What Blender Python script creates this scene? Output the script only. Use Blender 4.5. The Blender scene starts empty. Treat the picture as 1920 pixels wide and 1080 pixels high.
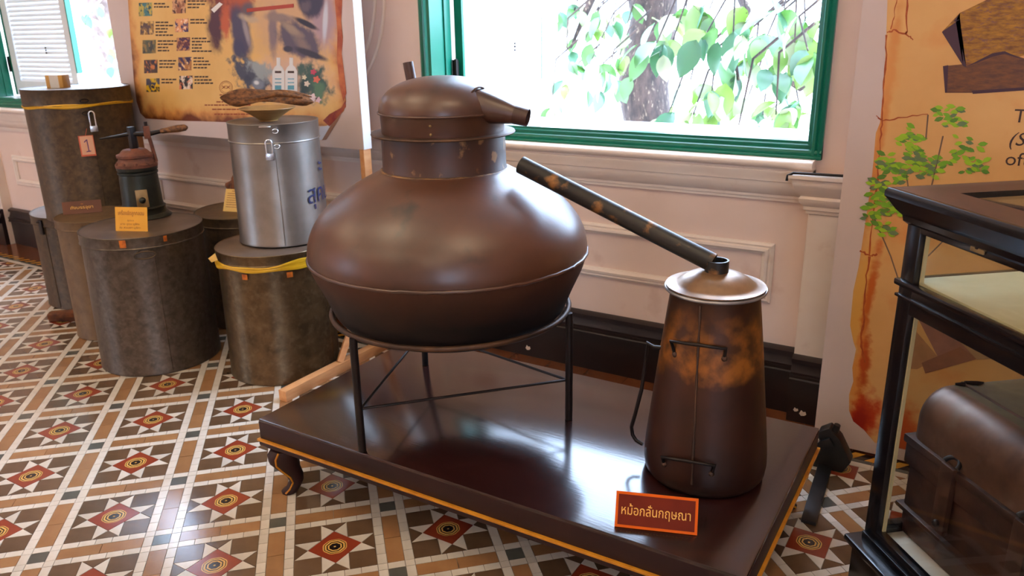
import bpy, bmesh, math, random
from mathutils import Vector, Matrix
from mathutils.geometry import delaunay_2d_cdt
from math import sin, cos, pi, radians

# ------------------------------------------------------------------ camera, sky, sun, exposure
SC = bpy.context.scene
COL = SC.collection
RW = ((0.8559533148, 0.5167642356, -0.0172814231), (-0.1474046807, 0.2759200278, 0.9498105065), (0.4955963912, -0.8104460889, 0.3123481296))
CW = Vector((0, 0, 1.5468698))
FPX = 1491.9
cam = bpy.data.cameras.new('camera'); cam.sensor_width = 36; cam.lens = FPX / 1920 * 36; cam.clip_start = .02; cam.clip_end = 200
co = bpy.data.objects.new('camera', cam); COL.objects.link(co); SC.camera = co
co.matrix_world = Matrix.Translation(CW) @ Matrix(RW).transposed().to_4x4()
cam.dof.use_dof = True; cam.dof.focus_distance = 2.25; cam.dof.aperture_fstop = 5.6

w = bpy.data.worlds.new('sky'); SC.world = w; w.use_nodes = True
bg = w.node_tree.nodes['Background']; bg.inputs[0].default_value = (.55, .72, 1.0, 1); bg.inputs[1].default_value = 19.0
sun = bpy.data.lights.new('sun', 'SUN'); sun.energy = 3.0; sun.angle = radians(1.5); sun.color = (1, .95, .86)
so = bpy.data.objects.new('sun', sun); COL.objects.link(so); so.rotation_euler = (radians(38), radians(-14), 0)
SC.view_settings.view_transform = 'Standard'; SC.view_settings.look = 'None'
SC.view_settings.gamma = 1; SC.view_settings.exposure = 0.0; SC.view_settings.use_curve_mapping = False
SC.cycles.use_denoising = True
SC.cycles.max_bounces = 10; SC.cycles.transparent_max_bounces = 12; SC.cycles.caustics_reflective = False; SC.cycles.caustics_refractive = False
SC.cycles.sample_clamp_indirect = 6

WALL = 3.165                                   # inner face of the window wall
XL, XR, YF, ZC = -8.6, 3.4, -3.6, 3.7          # room limits
def area(name, loc, size, power, color, rot=(0, 0, 0)):
    l = bpy.data.lights.new(name, 'AREA'); l.shape = 'DISK'; l.size = size; l.energy = power; l.color = color
    o = bpy.data.objects.new(name, l); COL.objects.link(o); o.location = loc; o.rotation_euler = rot; return o
WARM = (1, .82, .62)
UPLIGHTS = [(-5.6, .8), (-2.6, .6), (.2, .7), (-5.6, -2.0), (-2.6, -2.0), (.4, -2.0)]  # unseen warm uplights added for soft room light, no fixtures
for k, (x, y) in enumerate(UPLIGHTS):
    area('warm_uplight', (x, y, ZC - .62), .6, 52, WARM, (pi, 0, 0))
for x0, x1 in ((-6.45, -4.6), (-2.41, -.557)):   # portals only guide the sky's light
    l = bpy.data.lights.new('window_portal', 'AREA'); l.shape = 'RECTANGLE'; l.size = x1 - x0; l.size_y = 1.7; l.cycles.is_portal = True
    o = bpy.data.objects.new('window_portal', l); COL.objects.link(o); o.location = ((x0 + x1) / 2, WALL + .32, 1.92); o.rotation_euler = (radians(-90), 0, 0)
for x0 in (-7.8, 2.7):  # sky portals of the added front openings
    l = bpy.data.lights.new('front_opening_portal', 'AREA'); l.shape = 'RECTANGLE'; l.size = 1.0; l.size_y = 2.2; l.cycles.is_portal = True
    o = bpy.data.objects.new('front_opening_portal', l); COL.objects.link(o); o.location = (x0, YF - .22, 1.65); o.rotation_euler = (radians(90), 0, 0)

# ------------------------------------------------------------------ point helpers (pixel of the 1920x1080 frame -> real point on a real plane)
RT = Matrix(RW).transposed()
def ray(p): return (RT @ Vector(((p[0] - 960) / FPX, -(p[1] - 540) / FPX, -1))).normalized()
def atz(p, z=0): d = ray(p); return CW + d * ((z - CW.z) / d.z)
def aty(p, y): d = ray(p); return CW + d * ((y - CW.y) / d.y)
def atpl(p, o, n): d = ray(p); n = Vector(n); return CW + d * (n.dot(Vector(o) - CW) / n.dot(d))

# ------------------------------------------------------------------ materials
def lin(c):
    if len(c) == 3 and max(c) > 1.0:
        return tuple((v / 255 / 12.92) if v / 255 <= .04045 else ((v / 255 + .055) / 1.055) ** 2.4 for v in c) + (1,)
    return tuple(c[:3]) + (1,)
MATS = {}
def mat(name, c1, c2=None, rough=.5, metal=0, scale=6, bump=0, bscale=None, detail=4, spec=.5, coat=0, stretch=None, rand=0, c3=None, lo=.35, hi=.65, c3lo=.62, c3hi=.7, c3scale=None):
    if name in MATS: return MATS[name]
    m = bpy.data.materials.new(name); m.use_nodes = True; nt = m.node_tree; N = nt.nodes; L = nt.links
    b = N['Principled BSDF']; b.inputs['Base Color'].default_value = lin(c1); b.inputs['Roughness'].default_value = rough
    b.inputs['Metallic'].default_value = metal; b.inputs['Specular IOR Level'].default_value = spec; b.inputs['Coat Weight'].default_value = coat
    b.inputs['Coat Roughness'].default_value = .12
    src = None
    if c2 is not None or bump or c3 is not None:
        tc = N.new('ShaderNodeTexCoord'); vec = tc.outputs['Object']
        if stretch:
            mp = N.new('ShaderNodeMapping'); mp.inputs['Scale'].default_value = stretch; L.new(vec, mp.inputs[0]); vec = mp.outputs[0]
        nz = N.new('ShaderNodeTexNoise'); nz.inputs['Scale'].default_value = scale; nz.inputs['Detail'].default_value = detail; nz.inputs['Roughness'].default_value = .6
        L.new(vec, nz.inputs['Vector'])
        if c2 is not None:
            r = N.new('ShaderNodeValToRGB'); r.color_ramp.elements[0].position = lo; r.color_ramp.elements[0].color = lin(c1)
            r.color_ramp.elements[1].position = hi; r.color_ramp.elements[1].color = lin(c2)
            L.new(nz.outputs['Fac'], r.inputs[0]); src = r.outputs[0]
        if c3 is not None:
            n3 = N.new('ShaderNodeTexNoise'); n3.inputs['Scale'].default_value = c3scale or scale * 2.3; n3.inputs['Detail'].default_value = 6
            ad = N.new('ShaderNodeVectorMath'); ad.operation = 'ADD'; ad.inputs[1].default_value = (7.3, 2.1, 4.4); L.new(vec, ad.inputs[0]); L.new(ad.outputs[0], n3.inputs['Vector'])
            mr = N.new('ShaderNodeMapRange'); mr.inputs[1].default_value = c3lo; mr.inputs[2].default_value = c3hi; L.new(n3.outputs['Fac'], mr.inputs[0])
            mx = N.new('ShaderNodeMixRGB'); mx.inputs[2].default_value = lin(c3); mx.inputs[1].default_value = lin(c1)
            L.new(mr.outputs[0], mx.inputs[0])
            if src: L.new(src, mx.inputs[1])
            src = mx.outputs[0]
        if bump:
            nb = N.new('ShaderNodeTexNoise'); nb.inputs['Scale'].default_value = bscale or scale * 4; nb.inputs['Detail'].default_value = 5; L.new(vec, nb.inputs['Vector'])
            bp = N.new('ShaderNodeBump'); bp.inputs['Strength'].default_value = bump; bp.inputs['Distance'].default_value = .01
            L.new(nb.outputs['Fac'], bp.inputs['Height']); L.new(bp.outputs[0], b.inputs['Normal'])
    if rand:
        oi = N.new('ShaderNodeObjectInfo'); hs = N.new('ShaderNodeHueSaturation')
        mr = N.new('ShaderNodeMapRange'); mr.inputs[3].default_value = 1 - rand; mr.inputs[4].default_value = 1 + rand
        L.new(oi.outputs['Random'], mr.inputs[0]); L.new(mr.outputs[0], hs.inputs['Value'])
        hs.inputs['Color'].default_value = lin(c1)
        if src: L.new(src, hs.inputs['Color'])
        src = hs.outputs[0]
    if src: L.new(src, b.inputs['Base Color'])
    MATS[name] = m; return m
def nodes(m): return m.node_tree.nodes, m.node_tree.links, m.node_tree.nodes['Principled BSDF']

WALLM = mat('painted_plaster', (236, 212, 200), (230, 202, 188), rough=.6, scale=1.6, c3=(196, 150, 128), c3lo=.62, c3hi=.8, c3scale=3.5, bump=.05, bscale=40)
TRIMM = mat('painted_moulding', (242, 228, 216), (236, 216, 202), rough=.45, scale=3, c3=(206, 172, 150), c3lo=.64, c3hi=.85)
CEILM = mat('ceiling_paint', (225, 218, 205), rough=.8)
BASEM = mat('black_skirting_paint', (24, 15, 16), (34, 21, 21), rough=.33, scale=5)
GREEN = mat('green_gloss_paint', (8, 112, 88), (10, 98, 78), rough=.28, scale=4)
WHITEW = mat('white_shutter_paint', (238, 238, 236), (228, 230, 232), rough=.5, scale=3)
GROUT = mat('grout', (150, 138, 124), (110, 96, 84), rough=.6, scale=20)
POTM = mat('oxidised_copper', (90, 54, 37), (66, 39, 27), rough=.35, metal=.0, spec=.75, scale=3.2, c3=(40, 28, 24), c3lo=.6, c3hi=.75, c3scale=9, bump=.10, bscale=11)
POTLOW = mat('soot_shade_copper', (34, 23, 19), (17, 13, 12), rough=.6, metal=.0, spec=.22, scale=4, bump=.08, bscale=14)
N, L, b = nodes(POTLOW)      # underside shade painted in with soot: black below, fading raggedly towards the waist
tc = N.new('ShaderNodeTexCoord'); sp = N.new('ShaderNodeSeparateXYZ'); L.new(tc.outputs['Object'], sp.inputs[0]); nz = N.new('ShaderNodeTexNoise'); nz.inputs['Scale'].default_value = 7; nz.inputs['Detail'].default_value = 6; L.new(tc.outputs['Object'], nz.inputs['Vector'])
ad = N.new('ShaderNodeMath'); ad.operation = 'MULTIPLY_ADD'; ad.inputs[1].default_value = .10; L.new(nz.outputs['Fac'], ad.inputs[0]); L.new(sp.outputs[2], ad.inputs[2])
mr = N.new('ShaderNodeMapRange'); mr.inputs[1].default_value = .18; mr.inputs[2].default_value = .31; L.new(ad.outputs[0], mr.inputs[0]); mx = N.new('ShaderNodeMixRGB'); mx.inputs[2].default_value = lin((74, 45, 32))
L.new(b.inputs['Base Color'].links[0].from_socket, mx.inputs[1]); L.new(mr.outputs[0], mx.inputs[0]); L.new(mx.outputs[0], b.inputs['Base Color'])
NECKM = mat('brown_copper_flecked', (76, 44, 34), (55, 32, 26), rough=.45, metal=.0, spec=.6, scale=5, c3=(150, 112, 70), c3lo=.60, c3hi=.68, c3scale=20, bump=.1, bscale=16)
IRON = mat('dark_iron', (38, 28, 25), (24, 19, 18), rough=.45, metal=.5, scale=14, bump=.08)
RINGM = mat('rusty_iron_ring', (92, 62, 42), (52, 38, 32), rough=.5, metal=.4, scale=9)
PIPEM = mat('blackened_pipe', (50, 47, 44), (34, 31, 30), rough=.42, metal=.35, scale=5, c3=(150, 104, 58), c3lo=.57, c3hi=.68, c3scale=15, bump=.08, bscale=30)
LIDM = mat('worn_tin_lid', (150, 116, 84), (104, 78, 58), rough=.36, metal=.45, scale=7, bump=.06)
RIMM = mat('bright_worn_rim', (170, 168, 172), (140, 136, 138), rough=.32, metal=.6, scale=9)
GALV = mat('galvanised_sheet', (98, 87, 77), (76, 66, 57), rough=.38, metal=.65, scale=26, c3=(108, 97, 86), c3lo=.5, c3hi=.8, c3scale=44, bump=.06, bscale=9)
GALVD = mat('grimy_galvanised_sheet', (86, 69, 50), (66, 52, 39), rough=.46, metal=.5, scale=26, c3=(96, 78, 57), c3lo=.5, c3hi=.8, c3scale=44, bump=.1, bscale=10)
GALVW = mat('warm_galvanised_sheet', (112, 92, 66), (84, 68, 48), rough=.34, metal=.8, scale=14, c3=(120, 104, 80), c3lo=.5, c3hi=.8, c3scale=34, bump=.14, bscale=7)
GALVT = mat('old_tin_brown', (116, 92, 66), (100, 78, 56), rough=.5, metal=.35, scale=20, c3=(78, 62, 48), c3lo=.6, c3hi=.8, bump=.06)
TIN = mat('clean_tin_sheet', (150, 144, 138), (132, 126, 120), rough=.38, metal=.92, scale=6, bump=.05, bscale=10)
LIDTOP = mat('drum_lid_tin', (124, 106, 94), (100, 84, 74), rough=.4, metal=.4, scale=5, bump=.05, bscale=7)
TAPE = mat('yellow_tape', (226, 182, 38), (196, 148, 22), rough=.35, scale=9, stretch=(1, 1, 8))
ORANGE = mat('orange_sticker', (206, 112, 24), (150, 74, 20), rough=.5, scale=40)
STEEL = mat('padlock_steel', (196, 200, 208), rough=.25, metal=.85)
SHACK = mat('chrome_shackle', (225, 228, 232), rough=.15, metal=.9)
PLAT = mat('dark_lacquered_wood', (46, 22, 20), (34, 16, 15), rough=.16, scale=3, stretch=(1.2, 9, 1), spec=.7, coat=.3, bump=.02, bscale=14)
PLATS = mat('dark_red_apron_lacquer', (46, 22, 20), (36, 16, 16), rough=.5, scale=4, spec=.3)
GOLD = mat('gold_paint_line', (214, 146, 38), (186, 118, 24), rough=.4, metal=.2, scale=20)
PINE = mat('pine_wood', (224, 168, 116), (206, 144, 92), rough=.5, scale=5, stretch=(6, 1, 6))
CASEM = mat('black_lacquer_case', (22, 18, 20), (14, 12, 14), rough=.2, scale=6)
CASET = mat('dark_brown_case_top', (72, 44, 36), (58, 34, 28), rough=.35, scale=6)
CLOTH = mat('cream_shelf_cloth', (236, 222, 176), (228, 210, 160), rough=.8, scale=5)
WHITEF = mat('white_display_base', (226, 216, 200), (212, 198, 180), rough=.6, scale=4)
TRUNK = mat('rusted_tin_trunk', (116, 82, 64), (80, 54, 42), rough=.42, metal=.35, scale=7, c3=(116, 92, 76), c3lo=.58, c3hi=.75, c3scale=14, bump=.1, bscale=26)
TRUNKD = mat('dark_trunk_bands', (88, 58, 44), (62, 41, 32), rough=.45, metal=.35, scale=9, bump=.08)
TRUNKT = mat('trunk_top_paint', (112, 96, 66), (84, 70, 48), rough=.55, metal=.2, scale=8, bump=.1)
CANM = mat('brown_tin_can', (62, 32, 19), (40, 21, 14), rough=.45, metal=.1, scale=4, bump=.06, bscale=14, spec=.4)
PUMPM = mat('dark_green_cast_iron', (46, 50, 42), (30, 32, 28), rough=.4, metal=.4, scale=9, bump=.08)
RUST = mat('red_rust_iron', (128, 76, 56), (88, 54, 42), rough=.6, metal=.3, scale=20, bump=.15)
BRASS = mat('dull_brass_plate', (168, 142, 98), (136, 108, 70), rough=.4, metal=.5, scale=12)
CARDY = mat('yellow_card', (240, 176, 56), (232, 164, 48), rough=.6, scale=4)
CARDP = mat('pale_yellow_card', (238, 196, 110), (228, 184, 96), rough=.6, scale=4)
CARDB = mat('brown_label_card', (106, 58, 28), (94, 50, 24), rough=.5, scale=6)
SIGNR = mat('dark_red_sign', (112, 36, 16), (100, 30, 14), spec=.15, rough=.6, scale=6)
SIGNO = mat('orange_sign_border', (222, 98, 16), rough=.6, spec=.15)
GOLDT = mat('gold_lettering', (248, 190, 84), rough=.5)
INK = mat('dark_ink', (58, 34, 30), rough=.6)
INKR = mat('red_brown_ink', (150, 70, 40), rough=.6)
INKB = mat('blue_paint_lettering', (30, 38, 84), rough=.5)
VIOLET = mat('violet_marker', (96, 40, 130), rough=.5)
PINKT = mat('pink_bordered_tag', (240, 190, 160), (236, 182, 150), rough=.6, scale=9)
PINKB = mat('salmon_tag_border', (220, 110, 84), rough=.6)
WOODR = mat('weathered_driftwood', (140, 92, 50), (66, 38, 22), rough=.6, scale=9, stretch=(2, 9, 9), bump=.3)
BOWL = mat('turned_wooden_bowl', (178, 138, 82), (150, 108, 60), rough=.45, scale=6, stretch=(1, 1, 5))
ROOT = mat('brown_root_lump', (120, 66, 30), (76, 40, 20), rough=.7, scale=18, bump=.4)
CARTON = mat('brown_carton', (196, 146, 74), rough=.6); CARTONW = mat('white_carton_side', (222, 214, 204), rough=.6)
BLACKP = mat('black_plastic', (26, 26, 28), (16, 16, 18), rough=.4, scale=20)
BARK = mat('tree_bark', (66, 51, 45), (34, 26, 23), rough=.9, scale=9, stretch=(2.2, 2.2, .8), c3=(112, 98, 82), c3lo=.6, c3hi=.7, c3scale=20, bump=.8, bscale=14)
BARKP = mat('pale_mottled_bark', (120, 104, 96), (76, 60, 54), rough=.9, scale=6, c3=(226, 218, 206), c3lo=.5, c3hi=.6, c3scale=9, bump=.6)
PAVE = mat('bright_paving', (214, 210, 200), (196, 190, 180), rough=.8, scale=.8)
VINYL = mat('white_vinyl', (216, 198, 196), (206, 186, 182), rough=.4, scale=1.2)
PRINTEDGE = mat('white_board_edge', (240, 238, 236), rough=.5)
GLASS = bpy.data.materials.new('clear_glass'); GLASS.use_nodes = True
_N, _L = GLASS.node_tree.nodes, GLASS.node_tree.links; _N.remove(_N['Principled BSDF'])
_t = _N.new('ShaderNodeBsdfTransparent'); _g = _N.new('ShaderNodeBsdfGlossy'); _g.inputs['Roughness'].default_value = .02; _f = _N.new('ShaderNodeLayerWeight'); _f.inputs[0].default_value = .5; _p = _N.new('ShaderNodeMath'); _p.operation = 'POWER'; _p.inputs[1].default_value = 4.5; _q = _N.new('ShaderNodeMath'); _q.operation = 'MULTIPLY_ADD'; _q.inputs[1].default_value = .92; _q.inputs[2].default_value = .03; _L.new(_f.outputs['Facing'], _p.inputs[0]); _L.new(_p.outputs[0], _q.inputs[0])
_m = _N.new('ShaderNodeMixShader'); _t.inputs[0].default_value = (.95, .96, .95, 1); _L.new(_q.outputs[0], _m.inputs[0]); _L.new(_t.outputs[0], _m.inputs[1]); _L.new(_g.outputs[0], _m.inputs[2]); _L.new(_m.outputs[0], _N['Material Output'].inputs[0])
def leafmat(name, c1, c2, tr=.3):
    m = mat(name, c1, rough=.36, rand=.25, spec=.9); N, L, b = nodes(m)
    t = N.new('ShaderNodeBsdfTranslucent'); t.inputs[0].default_value = lin(c2); x = N.new('ShaderNodeMixShader'); x.inputs[0].default_value = tr
    L.new(b.outputs[0], x.inputs[1]); L.new(t.outputs[0], x.inputs[2]); L.new(x.outputs[0], N['Material Output'].inputs[0]); return m
LEAFS = [leafmat('leaf_green', (62, 104, 58), (84, 124, 50)), leafmat('leaf_yellow_green', (92, 128, 56), (112, 136, 56)), leafmat('leaf_blue_green', (56, 98, 78), (80, 120, 74)), leafmat('leaf_pale', (140, 154, 128), (156, 156, 110))]
# floor tile glazes
def tilem(n, a, b_): return mat(n, a, b_, rough=.16, scale=9, spec=.6, rand=.10, bump=.015, bscale=60)
T_WHITE = tilem('white_tile_glaze', (222, 214, 203), (210, 200, 187)); T_BROWN = tilem('brown_tile_glaze', (102, 79, 60), (90, 69, 51)); T_TAN = tilem('tan_tile_glaze', (158, 117, 80), (145, 105, 70))
T_GREY = tilem('grey_tile_glaze', (92, 92, 86), (80, 80, 76)); T_EDGE = tilem('terracotta_brown_tile', (112, 62, 36), (98, 52, 30)); T_OCH = tilem('ochre_tile_glaze', (206, 150, 60), (190, 132, 48)); T_DARK = tilem('dark_tile_glaze', (48, 32, 26), (40, 28, 24))
T_MED = bpy.data.materials.new('encaustic_medallion'); T_MED.use_nodes = True
N, L, b = nodes(T_MED); b.inputs['Roughness'].default_value = .16; b.inputs['Specular IOR Level'].default_value = .6
tc = N.new('ShaderNodeTexCoord'); sp = N.new('ShaderNodeSeparateXYZ'); L.new(tc.outputs['Object'], sp.inputs[0])
def mth(N, L, op, a, b_=None, c=None):
    n = N.new('ShaderNodeMath'); n.operation = op
    for i, v in enumerate((a, b_, c)):
        if v is None: continue
        if isinstance(v, (int, float)): n.inputs[i].default_value = v
        else: L.new(v, n.inputs[i])
    return n.outputs[0]
x2 = mth(N, L, 'MULTIPLY', sp.outputs[0], sp.outputs[0]); y2 = mth(N, L, 'MULTIPLY', sp.outputs[1], sp.outputs[1]); rr = mth(N, L, 'SQRT', mth(N, L, 'ADD', x2, y2))
rr = mth(N, L, 'MULTIPLY', rr, 20.0)
th = mth(N, L, 'ARCTAN2', sp.outputs[1], sp.outputs[0]); pet = mth(N, L, 'MULTIPLY', mth(N, L, 'COSINE', mth(N, L, 'MULTIPLY', th, 8.0)), .014)
rp = N.new('ShaderNodeValToRGB'); rp.color_ramp.interpolation = 'CONSTANT'; e = rp.color_ramp.elements
stops = [(0, (190, 150, 80)), (.07, (36, 28, 28)), (.34, (214, 168, 92)), (.44, (40, 28, 26)), (.52, (214, 168, 92)), (.64, (48, 30, 26)), (.69, (214, 168, 92)), (.76, (136, 56, 36))]
for k, (p, c) in enumerate(stops):
    el = e[k] if k < 2 else e.new(p); el.position = p; el.color = lin(c)
L.new(mth(N, L, 'ADD', rr, pet), rp.inputs[0]); L.new(rp.outputs[0], b.inputs['Base Color'])

# ------------------------------------------------------------------ mesh builder
LOC = {}
class MB:
    def __init__(s): s.v = []; s.f = []; s.mi = []; s.m = 0
    def add(s, vs, fs):
        k = len(s.v); s.v += [tuple(p) for p in vs]; s.f += [tuple(i + k for i in f) for f in fs]; s.mi += [s.m] * len(fs); return s
    def box(s, c, d, M=None):
        x, y, z = (q / 2 for q in d); P = [Vector((a * x, b_ * y, e_ * z)) for a in (-1, 1) for b_ in (-1, 1) for e_ in (-1, 1)]
        if M is not None: P = [M @ p for p in P]
        c = Vector(c); return s.add([c + p for p in P], [(0, 1, 3, 2), (4, 6, 7, 5), (0, 4, 5, 1), (2, 3, 7, 6), (0, 2, 6, 4), (1, 5, 7, 3)])
    def box2(s, a, b_): return s.box([(p + q) / 2 for p, q in zip(a, b_)], [abs(q - p) for p, q in zip(a, b_)])
    def lathe(s, prof, c, n=48, cap0=True, cap1=True, ph=0):
        c = Vector(c); vs = []; fs = []
        for r, z in prof:
            vs += [(c.x + r * cos(2 * pi * k / n + ph), c.y + r * sin(2 * pi * k / n + ph), c.z + z) for k in range(n)]
        for i in range(len(prof) - 1):
            for k in range(n): fs.append((i * n + k, i * n + (k + 1) % n, (i + 1) * n + (k + 1) % n, (i + 1) * n + k))
        if cap0: fs.append(tuple(range(n - 1, -1, -1)))
        if cap1: fs.append(tuple((len(prof) - 1) * n + k for k in range(n)))
        return s.add(vs, fs)
    def tube(s, pts, r, n=10, cap=True):
        pts = [Vector(p) for p in pts]; m = len(pts); rs = r if isinstance(r, (list, tuple)) else [r] * m
        t0 = (pts[1] - pts[0]).normalized(); up = Vector((0, 0, 1)) if abs(t0.z) < .9 else Vector((1, 0, 0)); nx = t0.cross(up).normalized(); vs = []; fs = []
        for i in range(m):
            t = ((pts[min(i + 1, m - 1)] - pts[i]).normalized() + (pts[i] - pts[max(i - 1, 0)]).normalized()); t = t.normalized() if t.length > 1e-6 else t0
            nx = (nx - t * nx.dot(t)).normalized(); ny = t.cross(nx)
            vs += [pts[i] + rs[i] * (cos(2 * pi * k / n) * nx + sin(2 * pi * k / n) * ny) for k in range(n)]
        for i in range(m - 1):
            for k in range(n): fs.append((i * n + k, i * n + (k + 1) % n, (i + 1) * n + (k + 1) % n, (i + 1) * n + k))
        if cap: fs += [tuple(range(n - 1, -1, -1)), tuple((m - 1) * n + k for k in range(n))]
        return s.add(vs, fs)
    def extr(s, poly, a, b_):                     # a list of points swept by two offset functions: prism between two copies of an outline
        n = len(poly); P = [a(p) for p in poly] + [b_(p) for p in poly]
        return s.add(P, [tuple(range(n - 1, -1, -1)), tuple(range(n, 2 * n))] + [(i, (i + 1) % n, n + (i + 1) % n, n + i) for i in range(n)])
    def profx(s, prof, x0, x1): return s.extr(prof, lambda p: (x0, p[0], p[1]), lambda p: (x1, p[0], p[1]))
    def slab(s, poly, n, t):                       # flat outline of 3D points, thickened by t along n
        n = Vector(n); return s.extr(poly, lambda p: Vector(p), lambda p: Vector(p) + n * t)
    def sphere(s, c, r, n=12, m=8, sc=(1, 1, 1)):
        c = Vector(c); vs = []; fs = []
        for i in range(m + 1):
            a = pi * i / m
            vs += [c + Vector((r * sc[0] * sin(a) * cos(2 * pi * k / n), r * sc[1] * sin(a) * sin(2 * pi * k / n), -r * sc[2] * cos(a))) for k in range(n)]
        for i in range(m):
            for k in range(n): fs.append((i * n + k, i * n + (k + 1) % n, (i + 1) * n + (k + 1) % n, (i + 1) * n + k))
        return s.add(vs, fs)
    def build(s, name, mats, parent=None, smooth=35, bevel=0, seg=2, kind=None, label=None):
        me = bpy.data.meshes.new(name); off = LOC.get(parent.name, Vector()) if parent else Vector()
        me.from_pydata([tuple(Vector(p) - off) for p in s.v], [], s.f)
        for m in (mats if isinstance(mats, (list, tuple)) else [mats]): me.materials.append(m)
        me.polygons.foreach_set('material_index', s.mi)
        bm = bmesh.new(); bm.from_mesh(me); bmesh.ops.remove_doubles(bm, verts=bm.verts, dist=1e-6)
        bmesh.ops.recalc_face_normals(bm, faces=bm.faces)
        if bevel: bmesh.ops.bevel(bm, geom=[e for e in bm.edges if len(e.link_faces) == 2 and e.calc_face_angle(0) > .5], offset=bevel, segments=seg, profile=.6, affect='EDGES', clamp_overlap=True)
        bm.to_mesh(me); bm.free()
        if smooth:
            me.shade_smooth() if hasattr(me, 'shade_smooth') else None
            me.set_sharp_from_angle(angle=radians(smooth))
        o = bpy.data.objects.new(name, me); COL.objects.link(o)
        if parent: o.parent = parent; LOC[o.name] = off
        if kind: o['kind'] = kind
        if label: o['label'] = label
        return o
def thing(name, label, cat, loc=(0, 0, 0), group=None):
    o = bpy.data.objects.new(name, None); COL.objects.link(o); o.location = loc; LOC[o.name] = Vector(loc); o['label'] = label; o['category'] = cat; o.empty_display_size = .1
    if group: o['group'] = group
    return o
def struct(name, label=None):
    o = bpy.data.objects.new(name, None); COL.objects.link(o); LOC[o.name] = Vector(); o['kind'] = 'structure'; return o
def glyphs(body, italic=0, res=3):
    """letters as clean triangles: outlines filled by winding number, so overlapping strokes of a glyph stay whole."""
    c = bpy.data.curves.new('glyphs', 'FONT'); c.body = body; c.size = 1; c.shear = italic; c.resolution_u = res; c.fill_mode = 'NONE'
    t = bpy.data.objects.new('glyphs', c); COL.objects.link(t); bpy.context.view_layer.update()
    me = bpy.data.meshes.new_from_object(t.evaluated_get(bpy.context.evaluated_depsgraph_get())); bpy.data.objects.remove(t)
    V = [v.co.xy.copy() for v in me.vertices]; E = [tuple(e.vertices) for e in me.edges]; bpy.data.meshes.remove(me)
    vs, _, fs, *_ = delaunay_2d_cdt(V, E, [], 0, 1e-5); keep = []
    for f in fs:
        p = sum((vs[i] for i in f), Vector((0, 0))) / len(f); wn = 0
        for a, b in E:
            A, B = V[a], V[b]
            if (A.y <= p.y) != (B.y <= p.y):
                if A.x + (p.y - A.y) / (B.y - A.y) * (B.x - A.x) > p.x: wn += 1 if B.y > A.y else -1
        if wn: keep.append(tuple(f))
    return [Vector((v.x, v.y)) for v in vs], keep
def lettering(name, vs, fs, m, parent, place):
    used = sorted({i for f in fs for i in f}); ix = {i: k for k, i in enumerate(used)}; off = LOC.get(parent.name, Vector())
    me = bpy.data.meshes.new(name); me.from_pydata([tuple(place(vs[i]) - off) for i in used], [], [tuple(ix[i] for i in f) for f in fs]); me.materials.append(m)
    ob = bpy.data.objects.new(name, me); COL.objects.link(ob); ob.parent = parent; LOC[ob.name] = off; return ob
def text(body, name, parent, m, o, ux, uy, h, w=None, ext=.0004, italic=0):
    """flat lettering: body laid from point o along ux (line) and uy (up), em height h, fitted to width w."""
    ux = Vector(ux).normalized(); uy = Vector(uy).normalized(); nn = ux.cross(uy); vs, fs = glyphs(body, italic)
    xs = [v.x for v in vs]; x0, x1 = min(xs), max(xs); sx = (w / (x1 - x0)) if w else h
    return lettering(name, vs, fs, m, parent, lambda v: Vector(o) + ux * ((v.x - x0) * sx) + uy * (v.y * h) + nn * ext)

# ================================================================== room shell
def wall(name, parts):
    b = MB()
    for a, c in parts: b.box2(a, c)
    o = b.build(name, WALLM, smooth=0); o['kind'] = 'structure'; return o
W1, W2 = (-6.45, -4.60), (-2.41, -.557); ZB, ZT = 1.05, 2.75; TH = .34
Y0, Y1 = WALL, WALL + TH
wall('wall_back', [((XL, Y0, -.1), (XR, Y1, ZB)), ((XL, Y0, ZT), (XR, Y1, ZC)), ((XL, Y0, ZB), (W1[0], Y1, ZT)), ((W1[1], Y0, ZB), (W2[0], Y1, ZT)), ((W2[1], Y0, ZB), (XR, Y1, ZT))])
wall('wall_left', [((XL - .2, YF - .2, -.1), (XL, Y1, ZC))]); wall('wall_right', [((XR, YF - .2, -.1), (XR + .2, Y1, ZC))])
FRONT_OPENINGS = [(-8.3, -7.3), (2.2, 3.2)]  # unseen openings added in the front wall to bring daylight from the front
xs = [XL] + [q for d in FRONT_OPENINGS for q in d] + [XR]
wall('wall_front', [((xs[k], YF - .2, -.1), (xs[k + 1], YF, ZC)) for k in range(0, len(xs), 2)] + [((a, YF - .2, 2.75), (c, YF, ZC)) for a, c in FRONT_OPENINGS] + [((a, YF - .2, -.1), (c, YF, .55)) for a, c in FRONT_OPENINGS])
o = MB().box2((XL - .2, YF - .2, ZC), (XR + .2, Y1, ZC + .2)).build('ceiling', CEILM, smooth=0); o['kind'] = 'structure'
for k, (a, c) in enumerate(FRONT_OPENINGS):
    wn = struct('window_%d' % (k + 3))  # frames of the added front openings
    for x in (a, (a + c) / 2 - .03, c - .06): MB().box2((x, YF - .17, .55), (x + .06, YF - .05, 2.75)).build('frame_stile', GREEN, wn, smooth=0)
    for z in (.55, 2.69): MB().box2((a, YF - .165, z), (c, YF - .055, z + .06)).build('frame_rail', GREEN, wn, smooth=0)

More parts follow.
